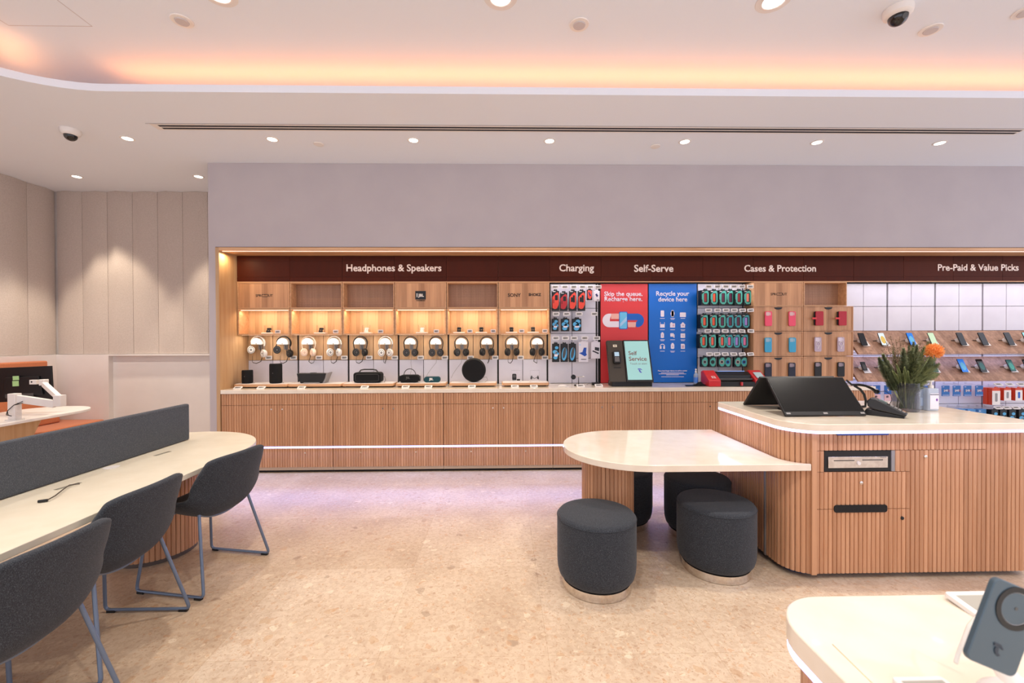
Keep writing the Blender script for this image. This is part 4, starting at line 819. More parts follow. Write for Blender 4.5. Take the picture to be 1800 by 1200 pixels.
def shelf_phone(px, zb, m, label, wd=.072, ln=.15, pic=None, k=0):
    c = -.115; y = YB+c; z = zb+c*math.tan(al); x = PX(px, 600 if zb > 1.4 else 645, y-.03)
    t = thing('display_phone', label, 'phone', (x, y, z)); T = Matrix.Rotation(al, 4, 'X'); Q = Matrix.Translation((0, -.028, .018)) @ Matrix.Rotation(al+radians(17), 4, 'X'); ln *= 1.12; wd *= 1.06     # local +y runs up the slope, +z out of it
    obj('body', MB().prism(rrect(wd, ln, .009, 4), .018, .026, 'z', Q), BLACK, t, bevel=.001)
    s = obj('screen', MB().prism(rrect(wd-.005, ln-.006, .007, 4), .0262, .0272, 'z', Q), m, t)
    if pic: obj('wallpaper', MB().prism([(wd*.36*cos(a), -.01+ln*.3*sin(a)) for a in [2*pi*q/18 for q in range(18)]], .0273, .0278, 'z', Q), pic, s)
    st = thing('phone_holder', 'white puck holder and info card, %s from the oak boxes on the %s shelf' % (ordn[sum(1 for q in bpy.data.objects if q.name.startswith('phone_holder')) % 8], 'upper' if zb > 1.4 else 'lower'), 'phone holder', (x, y, z), group='white phone pucks on the shelves')
    obj('puck', MB().lathe([(.03, .001), (.032, .02), (.026, .0345), (0, .0345)], 22, T), WHITE, st)
    cd = obj('info_card', MB().box(.0, .085, -.085, -.01, .008, .014, T), WHITE, st); obj('card_print', MB().box(.008, .06, -.065, -.025, .0141, .0146, T), TAGS, cd)
    obj('cable', MB().tube([T @ Vector((-.03, .005, .005)), T @ Vector((-.075, .005, .004))], .004, 6), BLACK, st)
SB = mat('scr_black', '101012', .15, coat=.3); SW = mat('scr_white', 'cfe0e6', .2, emit='cfe0e6', es=.3); SBL = mat('scr_blue', '2a7ad8', .2, emit='2a7ad8', es=.3); SG = mat('scr_green', 'bcd8b4', .2, emit='bcd8b4', es=.3); SC = mat('scr_cyan', '8fd8dc', .2, emit='8fd8dc', es=.3); ST = mat('scr_teal', '2c6a66', .2)
YEL = mat('pic_yellow', 'e6c860', .4)
for px, m, pic, nm in ((1514, SB, None, 'phone with dark screen next to the oak boxes on the upper shelf'), (1549, SW, YEL, 'phone with pale screen, second on the upper shelf'), (1599, SBL, SKY, 'phone with blue screen behind the flowers on the upper shelf'), (1636.5, SG, None, 'phone with pale green screen just beside the orange flower on the upper shelf'), (1687, SB, None, 'phone with dark grey screen past the orange flower on the upper shelf'), (1725, SB, None, 'phone with black screen above the dark patterned phone on the upper shelf'), (1770.5, SB, None, 'phone with black screen above the teal patterned phone on the upper shelf'), (1803, SC, None, 'phone with cyan screen cut by the picture edge on the upper shelf')):
    shelf_phone(px, 1.575, m, nm, pic=pic)
for px, m, pic, nm, w, l in ((1516, SB, GREYD, 'small keypad phone next to the oak boxes on the lower shelf', .055, .1), (1551, SBL, SKY2, 'phone with blue screen, second on the lower shelf', .075, .15), (1600, SB, None, 'phone hidden by the flowers on the lower shelf', .07, .14), (1637.5, ST, None, 'phone with dark teal screen below the orange flower on the lower shelf', .072, .15), (1689, SBL, SKY, 'phone with bright blue screen on the lower shelf, past the flowers', .076, .155), (1722, SB, ST, 'phone with dark patterned screen beside the bright blue one on the lower shelf', .075, .15), (1773.5, ST, PKT, 'phone with teal patterned screen above the white and orange boxes', .07, .135), (1803, SB, None, 'phone with dark screen cut by the picture edge on the lower shelf', .07, .14)):
    shelf_phone(px, 1.245, m, nm, w, l, pic)

# gift cards and packs below the shelves
def art_card(kind):
    def f(t, w, h):
        if kind == 0:
            flat(t, [(-w/2, 0), (w/2, 0), (w/2, h*.42), (-w/2, h*.42)], mat('card_pink', 'e6bcc0', .5)); lg = MB(); tlogo(lg, w*.3, Matrix.Translation((0, -.003, h*.7)) @ FACE); obj('logo', lg, PINKW, t); text('$2', t, INK, (-w*.1, -.004, h*.26), w*.3, bold=.03)
        else:
            text('$40', t, PINKW, (-w*.02, -.003, h*.52), w*.55, bold=.03); mb = MB(); mb.tube([(w*.26+w*.14*cos(a), -.003, h*.52+w*.14*sin(a)) for a in [radians(q) for q in range(-60, 100, 20)]], .0025, 5); obj('red_arc', mb, RED, t); flat(t, [(-w*.42, h*.08), (w*.42, h*.08), (w*.42, h*.11), (-w*.42, h*.11)], PINKW, 'print'); flat(t, [(-w*.42, h*.86), (-w*.2, h*.86), (-w*.2, h*.9), (-w*.42, h*.9)], PINKW, 'print')
    return f
for k, px in enumerate((1507, 1526, 1541, 1561)): hang(px, 677, 704, .095, 'blue and pink gift card pack behind the headset, %s from the oak boxes' % ordn[k], 'gift_card', art_card(0), .004, '1f62b4', .16, group='blue and pink gift cards', neck=False)
for k, px in enumerate((1590, 1610, 1625)): hang(px, 678, 700, .095, 'plain blue card pack behind the sanitiser bottles, %s from the vase' % ordn[k], 'gift_card', None, .004, '1f62b4', .16, group='blue cards behind the bottles', neck=False)
for k, px in enumerate((1662.5, 1682, 1701, 1721.5)): hang(px, 677.5, 696, .099, 'blue prepaid card pack with white $40 print, %s from the sanitiser bottles' % ordn[k], 'prepaid_card', art_card(1), .006, '2a6fb8', .16, group='blue prepaid card packs', neck=False)
def art_or(m, a):
    def f(t, w, h): flat(t, [(-w*.5, 0), (w*.5, 0), (w*.5, h*.84), (-w*.5, h*.84)], WHITE); flat(t, [(q[0], q[1]) for q in rrect(w*.3, h*.5, .01, 4, 0, h*.45)], m, 'printed_product', -.003)
    return f
for k, (px, y0, y1, w, m) in enumerate(((1751, 682, 711.5, .1, GREYM), (1771, 682, 704, .088, GREYM), (1791, 682, 704, .088, NAVY), (1811, 682, 704, .088, NAVY))):
    t, w, h = hang(px, y0, y1, w, 'white and orange box, %s from the blue prepaid cards' % ordn[k], 'orange_box', art_or(m, 0), .045, 'd84a28', .2, group='white and orange boxes'); lc = t.location.copy()
    t2 = thing('orange_box', 'orange box behind the %s white and orange box' % ordn[k], 'package', (lc.x-.012, lc.y+.047, lc.z), group='white and orange boxes'); obj('box', MB().box(-w/2, w/2, 0, .045, 0, h), MATS['card_d84a28'], t2, bevel=.002)
    px_ = px+4; price_tag((PX(px_, 676, YB-.26), YB-.26, PZ(px_, 675, YB-.26)), 'white price tag above the %s white and orange box' % ordn[k], -1.0, 0, .09, .045)
for k, px in enumerate((1690, 1708, 1727)): hang(px, 719, 745, .1, 'blue pack low behind the counter edge, %s from the bottles' % ordn[k], 'blue_box', art_card(1), .05, '4f8fc8', .16, group='low blue packs', neck=False)
for k, px in enumerate((1749, 1764, 1780, 1797)):
    hang(px, 720, 752, .085, 'low black pack with sky blue print, %s from the blue packs' % ordn[k], 'black_pack', art_blue(0), .06, '101216', .2, group='low black packs'); price_tag((PX(px+6, 717, YB-.27), YB-.27, PZ(px+6, 716, YB-.27)), 'white price tag above the %s low black pack' % ordn[k], -1.0, 0, .085, .045)

# ================================================================ SERVICE COUNTER
def rr4(x0, x1, y0, y1, rs, n=10):
    """plan outline, counter clockwise from the front right corner; rs = radii front-right, back-right, back-left, front-left"""
    out = []
    for (cx_, cy_, r, a) in ((x1-rs[0], y0+rs[0], rs[0], 270), (x1-rs[1], y1-rs[1], rs[1], 0), (x0+rs[2], y1-rs[2], rs[2], 90), (x0+rs[3], y0+rs[3], rs[3], 180)):
        out += [(cx_+r*cos(radians(a+90*i/n)), cy_+r*sin(radians(a+90*i/n))) for i in range(n+1)]
    return out
def ring(pts, z0, z1, inset, th=.006):
    """thin band following a closed outline, shrunk by inset"""
    n = len(pts); P2 = [Vector(p) for p in pts]; c = []
    for i in range(n):
        t = (P2[(i+1) % n]-P2[i-1]).normalized(); c.append(Vector((t.y, -t.x)))
    o = [P2[i]-c[i]*inset for i in range(n)]; q = [P2[i]-c[i]*(inset+th) for i in range(n)]; mb = MB()
    vs = [(p.x, p.y, z) for z in (z0, z1) for p in o]+[(p.x, p.y, z) for z in (z0, z1) for p in q]
    fs = []
    for i in range(n):
        j = (i+1) % n; fs += [(i, j, n+j, n+i), (2*n+j, 2*n+i, 3*n+i, 3*n+j), (n+i, n+j, 3*n+j, 3*n+i), (j, i, 2*n+i, 2*n+j)]
    return mb.add(vs, fs)
CX0, CX1, CY0, CY1 = 1.75, 3.31, 2.545, 3.485
sc = thing('service_counter', 'large fluted oak service counter with glowing light line, carrying screens and flowers', 'counter', (0, 0, 0))
out = rr4(CX0, CX1, CY0, CY1, (.07, .26, .04, .2)); obj('stone_top', MB().prism(out, .928, .97), STONE, sc, bevel=.003)
obj('light_strip', ring(out, .9115, .9275, .002, .01), LEDW, sc, 'glowing bluish white light strip')
BX, BY = 1.772, 2.598; yb = BY-.005
za = {k: PZ(1500, v, yb) for k, v in dict(t=764, a=791.5, b=829, c=894, d=1016).items()}
za['t'] = .911; za['d'] = .035
xs0, xs1, xo0, xo1, xd, xe = [PX(v, 850, yb) for v in (1425, 1600, 1449, 1573, 1608, 1733)]
core = rr4(BX, CX1-.02, BY+.022, CY1-.02, (.05, .2, .02, .13)); obj('carcass', MB().prism(core, .035, .911), DARKWOOD, sc)
obj('plinth', MB().prism(rr4(BX+.04, CX1-.06, BY+.06, CY1-.05, (.05, .15, .02, .1)), 0, .035), mat('plinth_blue_reflection', '555a70', .3, .5), sc)  # bluish reflection on the steel plinth is put into its base colour
side = [(BX, CY1-.03), (BX, BY+.15)]+[(BX+.15+.15*cos(radians(a)), BY+.15+.15*sin(radians(a))) for a in range(180, 271, 9)]
def panel(mb, path, z0, z1, **kw):
    for i in range(len(path)-1):
        a, b_ = Vector(path[i]), Vector(path[i+1]); d = (b_-a).normalized(); n_ = Vector((-d.y, d.x))*.02; q = [a, b_, b_+n_, a+n_]; mb.prism([tuple(v) for v in q], z0, z1)
    slats(mb, path, z0, z1, **kw); return mb
obj('fluted_side', panel(MB(), side+[(xs0-.002, BY)], .035, .911), OAK, sc, fix=True)
def fpanel(name, x0, x1, z0, z1, key=None, par=sc, km=STEEL):
    o = obj(name, panel(MB(), [(x0+.001, BY), (x1-.001, BY)], z0+.0015, z1-.0015), OAK, par, fix=True)
    if key: k = MB(); k.lathe([(.0, .013), (.006, .013), (.0105, .011), (.011, 0)], 16, Matrix.Translation((key[0], BY, key[1])) @ Matrix.Rotation(pi/2, 4, 'X'), cap=False); obj('keyhole', k, km, o)
    return o
fpanel('fluted_panel', xs0, xs1+.016, za['a'], za['t']); fpanel('fluted_panel', xs0, xo0, za['b'], za['a']); fpanel('fluted_panel', xo1, xs1, za['b'], za['a'])
pt = lambda x, y: (PX(x, y, yb), PZ(x, y, yb))
fpanel('drawer', xs0, xs1, za['c'], za['b'], pt(1513, 848)); fpanel('lower_drawer', xs0, xs1, za['d'], za['c'], pt(1585, 910), km=BLACK)
fpanel('fluted_panel', xs1+.001, xd, za['d'], za['a']); fpanel('door', xd, xe, za['d'], PZ(1650, 790, yb), pt(1626, 802)); fpanel('fluted_panel', xs1+.018, xe, PZ(1650, 790, yb), za['t']); fpanel('fluted_panel', xe, CX1-.07, za['d'], za['t'])
o = obj('fluted_end', panel(MB(), [(CX1-.07+.05*0, BY), (CX1-.02, BY+.05), (CX1-.02, CY1-.22)], .035, .911), OAK, sc, fix=True)
obj('seam_trim', MB().box(BX-.014, BX-.004, 2.835, 2.85, .03, .66), GREYM, sc, 'thin pale metal seam strip')
hx0, hz1 = pt(1465, 887); hx1, hz0 = pt(1558, 899); obj('handle_slot', MB().prism(rrect(hx1-hx0, hz1-hz0, .015, 5, (hx0+hx1)/2, (hz0+hz1)/2), BY-.0125, BY-.002, 'y'), mat('slot_black', '0a0808', .7), sc, 'black finger slot')
ux0, _ = pt(1466, 764); ux1, _ = pt(1561, 764); obj('under_latch', MB().prism([(ux0+.012, .895), (ux1-.012, .895), (ux1, .911), (ux0, .911)], BY-.02, BY-.002, 'y'), mat('latch_blue', '1c3a7c', .5), sc, 'dark blue recess below the light line')
obj('opening_liner', MB().box(xo1-.022, xo1-.001, BY-.006, BY+.02, za['b']+.002, za['a']-.002), GREYM, sc)
cd = thing('cash_drawer', 'black framed steel cash drawer set into the fluted counter front', 'cash drawer', ((xo0+xo1)/2, BY-.004, za['b']+.003)); w = xo1-xo0-.028; h = za['a']-za['b']-.006
Tc = Matrix.Translation((-.011, 0, 0)); obj('housing', MB().box(-w/2, w/2, .002, .02, 0, h, Tc), BLACK, cd); f = obj('front_plate', MB().box(-w/2+.02, w/2-.022, -.004, .0015, .022, h-.035, Tc), STEEL, cd, bevel=.001)
b = MB(); b.box(-w*.37, -w*.06, -.0048, -.0042, h*.52, h*.56, Tc); b.box(w*.06, w*.37, -.0048, -.0042, h*.54, h*.58, Tc); obj('slots', b, INK, f); b = MB(); b.cyl((-.008, -.008, h*.4), .011, .004, 18, None, 'y'); obj('lock', b, mat('lock_pale', 'ddd6cc', .3), f); b = MB(); b.box(w*.33, w*.42, -.0048, -.0042, h*.68, h*.7, Tc); obj('badge', b, INK, f)
for x_ in (2.2, 2.9): lamp('AREA', (x_, CY0-.015, .918), 1.1, BLUE, (-pi/2+.75, 0, 0), shape='RECTANGLE', size=.6, size_y=.012)
lamp('AREA', (CX0-.012, 3.1, .918), 1.0, BLUE, (-pi/2+.75, 0, -pi/2), shape='RECTANGLE', size=.6, size_y=.012)

# lower attached half round table
tb = thing('lounge_table', 'low pale stone table with rounded end attached to the side of the service counter', 'table', (.93, 3.077, 0))
T = Matrix.Translation((-.93, -3.077, 0)); cc = (BX+.15, BY+.15)
ol = [(1.757, 3.575)]+arc(.93, 3.077, .498, 90, 270, 28)+[(1.885, 2.577), (1.885, 2.584)]+[(cc[0]+.164*cos(radians(a)), cc[1]+.164*sin(radians(a))) for a in range(256, 179, -8)]
obj('tabletop', MB().prism(ol[::-1], .678, .72, 'z', T), STONE, tb, bevel=.003, fix=True)
lp = [(.745+.175*cos(2*pi*k/48), 3.06+.175*sin(2*pi*k/48)) for k in range(49)]
mb = MB(); mb.prism(lp[:-1], .02, .677, 'z', T); slats(mb, lp, .02, .677, .0277, .009, T); obj('fluted_leg', mb, OAK, tb); obj('leg_base', MB().cyl((.745-.93, 3.06-3.077, 0), .155, .02, 32), STEEL, tb)

# stools
def stool(x, y, label, rz=0):
    t = thing('stool', label, 'stool', (x, y, 0), rz, 'round felt stools by the lounge table'); r = .237
    obj('cushion', MB().lathe([(0, .052), (r-.06, .052), (r-.03, .06), (r-.012, .08), (r-.003, .115), (r, .16), (r, .41), (r-.003, .425), (r-.012, .436), (r-.026, .44), (r*.5, .443), (0, .443)], 56, cap=False), FELT, t)
    obj('base_ring', MB().lathe([(0, 0), (.2, 0), (.206, .003), (.206, .05), (.2, .052), (0, .052)], 48, cap=False), STEEL, t, 'brushed steel base ring')
    obj('seam', MB().tube([((r+.0006)*cos(a), (r+.0006)*sin(a), .418) for a in [2*pi*k/48 for k in range(48)]], .0018, 5, closed=True), FELT, t)
stool(.56, 2.585, 'round charcoal felt stool standing alone in front of the fluted table leg'); stool(1.375, 2.745, 'round charcoal felt stool in front, beside the service counter', 1)
stool(.955, 3.44, 'round charcoal felt stool half hidden behind the fluted table leg', 2); stool(1.475, 3.235, 'round charcoal felt stool in shadow under the table, behind the stool by the counter', 3)

# ---- things on the service counter
TZ = .9702
pos = thing('display_stand', 'black low foot carrying the two back to back screens', 'stand', (2.14, 3.03, TZ)); obj('foot', MB().prism(rrect(.26, .16, .02, 4), 0, .012), BLACK, pos, bevel=.002); obj('column', MB().box(-.05, .05, -.025, .045, .012, .13), BLACK, pos, bevel=.004)
def slab_screen(b0, b1, label, flip):
    """thin screen from bottom edge b0 (y,z) to top edge b1, facing outwards"""
    a = Vector(b0); b_ = Vector(b1); d = (b_-a).normalized(); n_ = Vector((-d.y, d.x))*(1 if flip else -1); th = .016
    t = thing('pos_screen', label, 'monitor', (2.138, a.x, a.y)); q = [Vector((0, 0)), b_-a, b_-a-n_*th, -n_*th]
    obj('housing', MB().prism([tuple(v) for v in q], -.275, .275, 'x'), BLACK, t, bevel=.003, fix=True)
    q = [d*.03+n_*.0005, (b_-a)-d*.008+n_*.0005, (b_-a)-d*.008+n_*.0012, d*.03+n_*.0012]; obj('screen', MB().prism([tuple(v) for v in q], -.268, .268, 'x'), mat('screen_off', '0d0c0a', .2, spec=.35), t, 'dark glossy screen', fix=True)
    q = [d*.008+n_*.0012, d*.02+n_*.0012, d*.02+n_*.002, d*.008+n_*.002]
    for x in (-.25, 0, .25): obj('badge', MB().prism([tuple(v) for v in q], x-.014, x+.014, 'x'), GREYM, t, fix=True)
    return t
slab_screen((2.785, TZ+.012), (2.992, 1.215), 'black touch screen leaning back, its face towards the camera', True)
slab_screen((3.29, TZ+.012), (3.075, 1.215), 'second black screen behind, leaning the other way', False)
t = thing('headset', 'black curved headset with thin microphone boom standing behind the black screens', 'headset', (2.56, 3.12, TZ))
def qx(px, py, y=3.12): v = P(px, py, y=y); return (v.x-2.56, v.y-3.12, v.z-TZ)
obj('headband', MB().tube([qx(*p) for p in ((1488, 668), (1497, 676), (1510, 676), (1522, 678), (1533, 683), (1543, 690))], [.006, .008, .009, .009, .01, .012], 10), BLACK, t)
obj('inner_arc', MB().tube([qx(*p) for p in ((1502, 678), (1512, 684), (1519, 693), (1522, 704), (1521, 714))]+[(-.005+.01, .0, .003)], .0085, 10), BLACK, t); obj('ear_pad', MB().ball(qx(1541, 688), .02, sc=(1.1, .8, .8)), BLACK, t)
obj('microphone_boom', MB().tube([qx(*p) for p in ((1543, 689), (1556, 687), (1565, 693), (1568, 702), (1563, 712))], .0022, 6), BLACK, t)
t = thing('payment_terminal', 'black card payment terminal with grey keypad resting in a cradle beside the black screens', 'card reader', (2.545, 2.80, TZ), radians(-48))
obj('cradle', MB().prism([(-.1, 0), (.1, 0), (.1, .012), (0, .03), (-.09, .045), (-.11, .01)], -.036, .036, 'y'), BLACK, t, bevel=.004)
tm = obj('terminal', MB().prism([(-.085, .06), (-.06, .045), (.105, .012), (.112, .028), (-.04, .112), (-.07, .118), (-.09, .095)], -.038, .038, 'y'), mat('terminal_grey', '232325', .35), t, bevel=.006)
Tt = Matrix.Translation((-.04, 0, .1125)) @ Matrix.Rotation(math.atan2(.084, .152), 4, 'Y') @ Matrix.Translation((.06, 0, 0)); kb = MB()
for r_ in range(4):
    for c in range(3): kb.box(.018+.022*r_, .034+.022*r_, -.026+.019*c, -.012+.019*c, .0, .003, Tt)
obj('keypad', kb, GREYM, tm); Tu = Tt @ Matrix.Translation((-.025, 0, 0)); obj('reader_screen', MB().box(-.024, .024, -.028, .028, .0, .0025, Tu), mat('term_lcd', '5c6c6c', .2), tm)
obj('green_key', MB().box(.084, .1, .012, .026, .0, .0035, Tt), mat('key_orange', 'c88a5a', .5), tm); obj('cord', MB().tube([(-.1, 0, .02), (-.14, .01, .015), (-.17, .03, .004)], .003, 6), BLACK, t)
# vase
vx, vy = P(1591, 720, y=2.995).x, 2.995; va = thing('vase', 'smoky ribbed glass vase on the service counter', 'vase', (vx, vy, TZ))
SMOKE = mat('smoke_glass', '3a3a46', .08, alpha=.3, coat=.5); vs = []; n = 96; prof = [(0, .0), (.07, 0), (.077, .006), (.077, .11), (.072, .118), (.077, .126), (.072, .134), (.078, .142), (.078, .202), (.074, .202), (.073, .15), (.068, .012), (0, .012)]
mb = MB(); k = n
for r, z in prof: vs += [((r-(.0022 if i % 4 < 2 and .004 < z < .2 and r > .074 else 0))*cos(2*pi*i/n), (r-(.0022 if i % 4 < 2 and .004 < z < .2 and r > .074 else 0))*sin(2*pi*i/n), z) for i in range(n)]
mb.add(vs, [(j*n+i, j*n+(i+1) % n, (j+1)*n+(i+1) % n, (j+1)*n+i) for j in range(len(prof)-1) for i in range(n)]); obj('glass', mb, SMOKE, va)
# bouquet
fl = thing('flower_bouquet', 'native flower bouquet with green fronds, brown sprays and one orange pincushion bloom in the vase', 'flowers', (vx, vy, TZ+.012)); rr = random.Random(11)
G1 = noisy('leaf_grey', '78825e', '9aa078', 30, .8); G2 = noisy('leaf_dark', '626c48', '868e5c', 30, .8); G3 = noisy('leaf_lime', '8f9862', 'a8ae78', 30, .8); BR = noisy('seed_brown', '6a5240', 'a08a70', 90, .9); ORG = noisy('bloom_orange', 'f0883c', 'fab868', 90, .6)
def F(px, py, dy=0): v = P(px, py, y=vy+dy); return Vector((v.x-vx, v.y-vy, v.z-TZ-.012))
def bez(a, b_, c, n=14): return [a*(1-t)**2+b_*2*t*(1-t)+c*t*t for t in [i/n for i in range(n+1)]]
def frond(name, px, py, dy, m, ln, dens, thick, base=None, t0=.3, wd=.002, up=.6, bendx=0):
    tip = F(px, py, dy); b0 = base or Vector((rr.uniform(-.03, .03), rr.uniform(-.03, .03), .01)); mid = Vector(((b0.x+tip.x)*.32+bendx, (b0.y+tip.y)*.3, .22)); c = bez(b0, mid, tip, 22); mb = MB(); mb.tube(c, [thick*(1-.6*i/22) for i in range(23)], 5)
    for k in range(dens):
        t = t0+(1-t0)*k/dens; i = min(21, int(t*22)); p = c[i].lerp(c[i+1], t*22-i); d = (c[i+1]-c[i]).normalized(); u = d.orthogonal().normalized(); w = d.cross(u); a = rr.uniform(0, 2*pi)
        s = (u*cos(a)+w*sin(a)); q = p+(s+d*up).normalized()*ln*rr.uniform(.7, 1.1)*(1-.75*max(0, t-.7)/.3); e = d.cross(s).normalized()*wd; mb.add([p+e, p-e, q-e*.4, q+e*.4], [(0, 1, 2, 3)])
    return obj(name, mb, m, fl)
for px, py, dy, ln, bx in ((1588, 612, -.09, .034, .0), (1612, 606, -.1, .034, .02), (1545, 628, -.04, .03, -.07), (1552, 622, -.02, .032, -.06), (1606, 601, -.04, .034, .02), (1598, 607, .02, .03, .02), (1560, 640, .06, .035, -.04)): frond('grey_frond', px, py, dy, G1, ln*1.15, 1500, .006, t0=.3, wd=.0026, bendx=bx)
for px, py, dy in ((1590, 618, .05), (1605, 612, -.06), (1620, 635, -.02), (1630, 650, .1), (1588, 640, -.03), (1557, 645, .08), (1600, 630, .08), (1632, 600, .04), (1643, 630, .08), (1650, 640, .0), (1625, 610, -.06), (1615, 620, .1), (1570, 612, .1), (1638, 645, -.05), (1646, 615, .05), (1648, 658, .06), (1612, 640, -.09), (1580, 630, .12)): frond('needle_branch', px, py, dy, G2, .06, 420, .0032, t0=.3, wd=.002, up=1.1)
for px, py, dy in ((1576, 640, -.1), (1596, 652, -.1), (1569, 652, -.08), (1590, 645, -.11)): frond('lime_leaf', px, py, dy, G3, .016, 620, .005, t0=.5, wd=.002, up=.9)
for px, py, dy in ((1557, 600, .0), (1565, 590, .04), (1574, 596, -.04), (1581, 592, .0), (1587, 598, .06), (1570, 605, -.07), (1620, 598, .03), (1548, 612, .03), (1592, 615, -.03)):
    tip = F(px, py, dy); c = bez(Vector((rr.uniform(-.03, .03), rr.uniform(-.03, .03), .02)), Vector((tip.x*.35, tip.y*.3, .24)), tip, 16); mb = MB(); mb.tube(c, .0016, 5)
    for k in range(90):
        t = .42+.58*k/90; i = min(15, int(t*16)); p = c[i]; q = p+Vector((rr.uniform(-1, 1), rr.uniform(-1, 1), rr.uniform(0, 1.2)))*.022; s = .0028*rr.uniform(.6, 1.2)
        mb.tube([p, q], .0006, 3); mb.add([q+Vector(v)*s for v in ((1, 0, 0), (-1, 0, 0), (0, 1, 0), (0, -1, 0), (0, 0, 1.4), (0, 0, -1.4))], [(0, 2, 4), (2, 1, 4), (1, 3, 4), (3, 0, 4), (2, 0, 5), (1, 2, 5), (3, 1, 5), (0, 3, 5)])
    obj('seed_spray', mb, BR, fl)
c0 = F(1641, 617, -.05); mb = MB(); mb.ball(c0, .026)
for k in range(420):
    z_ = rr.uniform(-.85, 1); a = rr.uniform(0, 2*pi); s = math.sqrt(max(0, 1-z_*z_)); d = Vector((s*cos(a), s*sin(a), z_)); q = c0+d*.058*rr.uniform(.85, 1.05); m1 = c0+d*.04+Vector((0, 0, -.006)); mb.tube([c0+d*.02, m1, q], [.0016, .0013, .0018], 4)
obj('orange_bloom', mb, ORG, fl, 'round spiky orange pincushion flower'); obj('bloom_stem', MB().tube(bez(Vector((.01, 0, .01)), Vector((.05, -.02, .24)), c0, 12), .004, 6), G2, fl)
mb = MB()
for k in range(26): a = rr.uniform(0, 2*pi); r = rr.uniform(.01, .05); mb.tube([(r*cos(a), r*sin(a), .005), (r*cos(a+.4)*.8, r*sin(a+.4)*.8, .2)], .003, 5)
obj('stems', mb, G2, fl)
# pump bottles
def pump_bottle(px, y, label, lab):
    v = P(px, 720, y=y); t = thing('sanitiser_bottle', label, 'bottle', (v.x, y, TZ), group='clear pump bottles beside the vase'); w = .068
    obj('bottle', MB().prism(rrect(w+.014, .05, .016, 5), 0, .16), mat('bottle_clear', 'dbe6f4', .06, alpha=.5, coat=.5), t, bevel=.006); obj('gel', MB().prism(rrect(w+.006, .042, .013, 5), .004, .135), mat('gel_clear', 'b8cce8', .1, alpha=.4), t)
    b = MB(); b.lathe([(.016, .16), (.016, .18), (.006, .184), (.006, .205), (.012, .206), (.012, .214), (0, .215)], 18, cap=False); b.tube([(0, 0, .21), (-.03, -.005, .212), (-.038, -.006, .206)], .005, 7); b.tube([(0, 0, .21), (.022, 0, .212)], .005, 7); obj('pump', b, WHITE, t)
    if lab: obj('label_panel', MB().box(-w/2+.004, w/2-.002, -.0262, -.0254, .015, .125), PINKW, t); b = MB(); b.prism([(.018, .068), (.026, .08), (.018, .092), (.010, .08)], -.027, -.0263, 'y'); obj('label_mark', b, mat('mark_violet', '7a3aa0', .5), t); obj('label_band', MB().box(-w/2+.004, w/2-.002, -.0268, -.0263, .114, .12), mat('ink_slate', '5a6070', .5), t)
    else: obj('label_panel', MB().box(-.02, .02, -.0262, -.0254, .03, .09), mat('label_pale', 'c8d8f0', .5), t)
pump_bottle(1617, 3.05, 'clear pump bottle touching the vase, behind the labelled bottle', 0); pump_bottle(1636, 3.0, 'clear pump bottle with white label and violet mark beside the vase', 1)

# ================================================================ LONG DESK WITH DIVIDER AND CHAIRS
dk = thing('long_desk', 'long pale desk with rounded end and fluted pedestals, carrying the felt divider', 'desk', (-2.46, 2.2, 0)); T = Matrix.Translation((2.46, -2.2, 0))
dol = [(-2.46+.62*cos(radians(a)), 3.03+.62*sin(radians(a))) for a in range(0, 181, 5)]+[(-2.46+.62*cos(radians(a)), 1.45+.62*sin(radians(a))) for a in range(180, 361, 6)]
obj('desktop', MB().prism(dol, .688, .72, 'z', T), STONEL, dk, bevel=.003)
for cy_ in (3.06, 1.62):
    lp = [(-2.46+.235*cos(2*pi*k/48), cy_+.235*sin(2*pi*k/48)) for k in range(49)]; mb = MB(); mb.prism(lp[:-1], .03, .687, 'z', T); slats(mb, lp, .03, .687, .0277, .009, T); obj('fluted_pedestal', mb, OAK, dk); obj('pedestal_base', MB().cyl((0, cy_-2.2, 0), .232, .03, 40), mat('plinth_brown', '5a504a', .4), dk)
def dp(px, py): v = P(px, py, z=.72); return Vector((v.x+2.46, v.y-2.2, .7205))
for a, b_ in (((272, 801), (299, 793)), ((97, 861), (141, 848))):
    p, q = dp(*a), dp(*b_); d = (q-p).normalized(); n_ = Vector((-d.y, d.x, 0))*.012; obj('cable_slot', MB().add([p+n_, p-n_, q-n_, q+n_], [(0, 1, 2, 3)]), mat('slot_grey', '8a8474', .6), dk, 'narrow grey cable slot', solid=.001)
p = dp(196, 821.5); obj('power_disc', MB().cyl((p.x, p.y, .7203), .04, .003, 32), WHITE, dk, 'round white power disc')
t = tag(obj('desk_divider', MB().prism([(1.25, .7215), (3.36, .7215), (3.36, 1.0), (1.25, 1.0)], -2.485, -2.443, 'x'), FELTG, bevel=.012, seg=3), 'grey felt privacy divider standing along the middle of the long desk', 'divider')
q = [P(*a, z=.725) for a in ((140, 850), (122, 854), (112, 862), (97, 874), (84, 880), (67, 882))]; c0 = q[0].copy(); t = thing('charging_cable', 'short dark cable lying on the long desk', 'cable', (c0.x, c0.y, .7215)); obj('cord', MB().tube([(v.x-c0.x, v.y-c0.y, .004+.008*sin(pi*i/5)) for i, v in enumerate(q)], .003, 7), mat('cord_brown', '4a4038', .5), t)
v = q[-1]-c0; u = q[-2]-c0; obj('plug', MB().tube([(u.x, u.y, .007), (v.x, v.y, .006)], .0065, 8), BLACK, t)

